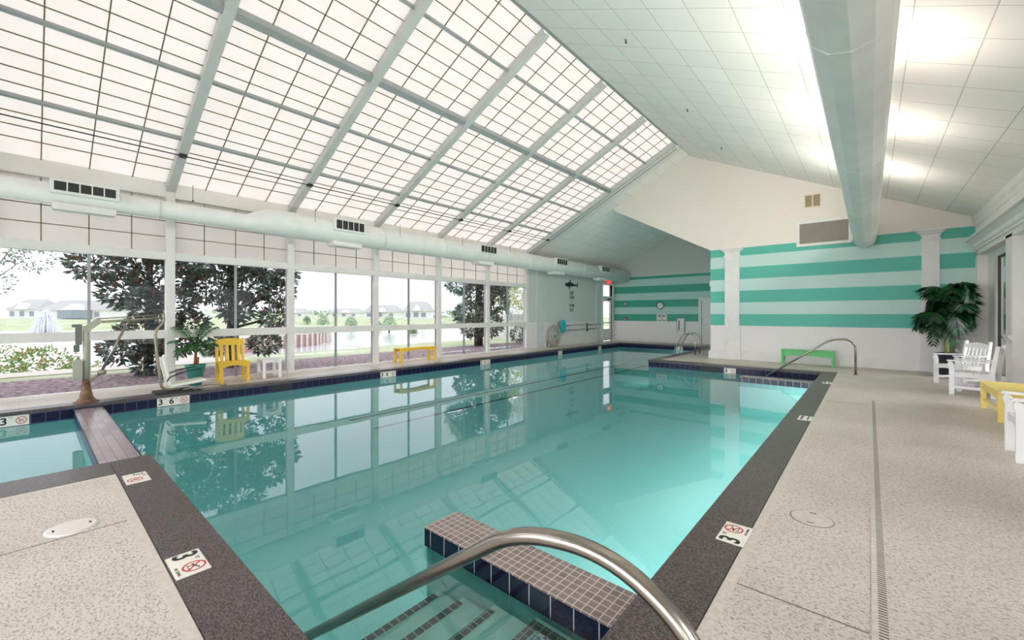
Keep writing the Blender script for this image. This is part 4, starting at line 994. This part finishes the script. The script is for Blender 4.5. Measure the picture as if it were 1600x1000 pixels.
for (x, y, r, h, lab, lm) in ((-19.2, .3, .75, .9, 'pale green leafy shrub beyond the sidewalk, left window', PALE), (-18.6, -.9, .85, 1.0, 'pale green shrub at the left edge beyond the sidewalk', PALE),
                          (-19.8, 1.2, .55, .6, 'low flowering shrub right of the taller pale shrub', leafmat('flower_leaves', [sr(200,206,170), sr(226,190,180), sr(180,190,150), sr(220,214,190)], .7, .4))):
    tree('shrub', lab, (x, y, gz(x,y)), .3, 0, [(0,0,h*.5,r),(r*.5,.3,h*.4,r*.7),(-.2,-r*.5,h*.6,r*.7)], 900, .13, .06, lm, cat='shrub')
x, y = -19, 21.5
tree('yellow_tree', 'tall yellow green tree behind the white fence', (x, y, gz(x,y)), 4.5, .12, [(0,0,4.2,1.3),(-.6,1,3.0,1.1),(.5,-.7,3.2,.9),(0,.4,1.8,1.0)], 1500, .2, .1, leafmat('yellow_leaves', [sr(206,206,110), sr(226,220,140), sr(170,186,90), sr(236,230,180)], .7, .4))
x, y = -14.6, 17.6
tree('shrub', 'low dark shrub beside the white fence', (x, y, gz(x,y)), .3, 0, [(0,0,.5,.55),(.1,.6,.45,.5)], 600, .16, .07, MAG, cat='shrub')
# white fence
t = thing('picket_fence', 'white vinyl fence beyond the last window bay', 'fence', (-16.0, 19.6, gz(-16,19.6)))
b = MB()
for k in range(40):
    s = k/40; b.box(-5+8*s, -5+8*s+.17, -.012, .012, .08, 1.62)
b.build('board_panel', WHITE, t)
for k in range(5): MB().box(-5.06+2*k, -4.94+2*k, -.06, .06, 0, 1.75).build('post', WHITE, t)
# distant houses
roofm = mat('pale_roof', sr(192,191,190), .9); sid = mat('pale_siding', sr(242,240,242), .8); win = mat('dim_window', sr(150,160,172), .3)  # roof and siding paled, distance haze put into the colour
def house(label, u0, u1, dist, wall_h, roof_h, porch=False):
    p, q = at(u0, dist), at(u1, dist); c_ = ((p[0]+q[0])/2, (p[1]+q[1])/2); L = math.dist(p, q); a = math.atan2(q[1]-p[1], q[0]-p[0])
    t = thing('house', label, 'house', (*c_, gz(*c_)-.1), a); D = 9
    MB().box(-L/2, L/2, 0, D, 0, wall_h).build('wall', sid, t)
    MB().poly([(-L/2-.5, -.6, wall_h), (-L/2-.5, D+.6, wall_h), (-L/2+L*.12, D/2, wall_h+roof_h)], (0.01,0,0)).build('gable', sid, t)
    b = MB(); e = .6
    v = [b.b.verts.new(x) for x in ((-L/2-e,-e,wall_h),(L/2+e,-e,wall_h),(L/2+e,D+e,wall_h),(-L/2-e,D+e,wall_h),(-L/2+L*.14,D/2,wall_h+roof_h),(L/2-L*.14,D/2,wall_h+roof_h))]
    for f in ((0,1,5,4),(2,3,4,5),(1,2,5),(3,0,4),(3,2,1,0)): b.b.faces.new([v[i] for i in f])
    b.build('roof', roofm, t)
    b = MB(); b.poly([(-L*.12,-1.2,wall_h), (L*.22,-1.2,wall_h), (L*.05,-1.2,wall_h+roof_h*.6)], (0,3,0)); b.build('front_gable', sid, t)
    n = max(3, int(L/4))
    for k in range(n):
        x = -L/2+L*(k+.5)/n; MB().box(x-.7, x+.7, -.08, 0, wall_h*.3, wall_h*.8).build('window', win, t)
    if porch: MB().box(-L*.15, L*.3, -1.4, -.1, .3, wall_h*.95).build('screened_porch', win, t)
house('grey roofed white house across the pond, left window', 62, 165, 125, 2.8, 3.2, True)
house('pale house partly behind the sparse branches, far left', 12, 58, 135, 3.2, 3.4)
house('small pale house right of the screened porch house', 168, 235, 150, 3.0, 3.2)
house('white gabled house beside the rusty magnolia', 632, 668, 125, 2.6, 3.0)
house('pale low house left of the gabled house', 568, 620, 150, 2.4, 2.6)
house('very distant pale house behind round tree', 515, 560, 185, 2.2, 2.2)
house('very distant pale house at the left of the middle windows', 440, 474, 185, 2.2, 2.2)
FAR = leafmat('distant_leaves', [sr(176,196,166), sr(190,206,180), sr(160,184,152)], .8, .4)  # greens washed out to carry the haze over the far bank
for (u, dist, h, lab) in ((427, 90, 4.6, 'faint round tree at the edge of the dark magnolia'), (505, 85, 4.8, 'round pale green tree on the far bank, middle window'), (480, 95, 2.6, 'low pale bush left of the round tree'),
                          (549, 80, 4.6, 'loose pale tree right of middle mullion'), (608, 70, 4.8, 'largest pale tree on the far bank behind a post'), (590, 85, 3.2, 'smaller pale tree beside the window post'), (646, 68, 1.6, 'small pale bush in front of the gabled house')):
    x, y = at(u, dist); h *= .66; r = h*.32
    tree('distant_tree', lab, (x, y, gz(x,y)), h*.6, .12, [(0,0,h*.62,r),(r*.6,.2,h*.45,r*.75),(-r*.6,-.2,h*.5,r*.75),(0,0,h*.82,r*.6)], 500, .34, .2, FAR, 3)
b = MB()
for k in range(60):
    u = 320+k*7.5; x, y = at(u, 205+random.uniform(-8,8)); leafball(b, (x, y, 1.0), (6, 6, random.uniform(1.5,3.2)), 60, 1.2, .8)
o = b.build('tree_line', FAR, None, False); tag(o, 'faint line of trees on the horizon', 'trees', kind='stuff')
# fountain
x, y = at(72, 62)
t = thing('fountain', 'white fountain spray rising from the pond', 'fountain', (x, y, -1.62))
b = MB()
for k in range(170):
    a = random.uniform(0, 2*PI); rr = random.uniform(.1, 1.7)**1.2; h = random.uniform(2.6, 4.4)*(1-rr/5); sw = random.uniform(-.4,.4)
    pts = [(rr*q*math.cos(a+sw*q), rr*q*math.sin(a+sw*q), h*(1-(1-2*q)**2)+.02) for q in [j/8 for j in range(9)]]
    b.tube(pts, [.012+.05*random.random() for j in range(9)], 4)
b.build('spray', mat('spray_white', sr(244,246,248), .3), t); MB().lathe([(.5,0),(.5,.12),(.2,.2)], 14).build('nozzle', DARK, t)
# golf cart
x, y = at(424, 46)
t = thing('golf_cart', 'white golf cart parked on the lawn by the magnolia', 'golf cart', (x, y, -.44), heading(.7,-.7))
MB().box(-1.1,1.1,-.55,.55,.25,.6,.05).box(-1.1,-.3,-.5,.5,.6,.85,.04).build('body', WPOLY, t); MB().box(-.95,.8,-.6,.6,1.65,1.72,.02).build('roof', WPOLY, t)
for sx in (-.85,.7):
    for sy in (-.5,.5): MB().box(sx-.02,sx+.02,sy-.02,sy+.02,.55,1.66).build('roof_post', DARK, t); w_ = MB(); w_.lathe([(.22,-.08),(.22,.08)], 16); q = w_.build('wheel', DARK, t); q.rotation_euler = (R(90),0,0); q.location = (sx, sy, .22)

# ------------------------------------------------------------------ world, camera, view
wd = bpy.data.worlds.new('World'); sc.world = wd; wd.use_nodes = True; nt = wd.node_tree; n = nt.nodes; l = nt.links
bg = n['Background']; tc = n.new('ShaderNodeTexCoord'); no = n.new('ShaderNodeTexNoise'); no.inputs['Scale'].default_value = 2.2; no.inputs['Detail'].default_value = 4
mp = n.new('ShaderNodeMapping'); mp.inputs['Scale'].default_value = (1,1,3); l.new(tc.outputs['Generated'], mp.inputs[0]); l.new(mp.outputs[0], no.inputs['Vector'])
r = n.new('ShaderNodeValToRGB'); r.color_ramp.elements[0].position = .35; r.color_ramp.elements[1].position = .65; r.color_ramp.elements[0].color = (.84,.87,.93,1); r.color_ramp.elements[1].color = (.96,.965,1,1)
l.new(no.outputs['Fac'], r.inputs['Fac']); l.new(r.outputs[0], bg.inputs[0]); bg.inputs[1].default_value = 5.6
cam = bpy.data.cameras.new('Camera'); co = bpy.data.objects.new('Camera', cam); col.objects.link(co)
cam.sensor_width = 36; cam.lens = 648/1600*36; cam.shift_y = -9/1600; cam.clip_end = 600; cam.clip_start = .05
co.location = (0,0,1.5); co.rotation_euler = (R(90), 0, math.asin(.6528)); sc.camera = co
vs = sc.view_settings; sc.display_settings.display_device = 'sRGB'; vs.view_transform = 'Standard'; vs.look = 'None'; vs.exposure = .84; vs.gamma = 1; vs.use_curve_mapping = False
cy = sc.cycles; cy.max_bounces = 10; cy.diffuse_bounces = 6; cy.glossy_bounces = 4; cy.transparent_max_bounces = 16; cy.transmission_bounces = 6
cy.use_denoising = True; cy.sample_clamp_indirect = 8; cy.caustics_reflective = False; cy.caustics_refractive = False
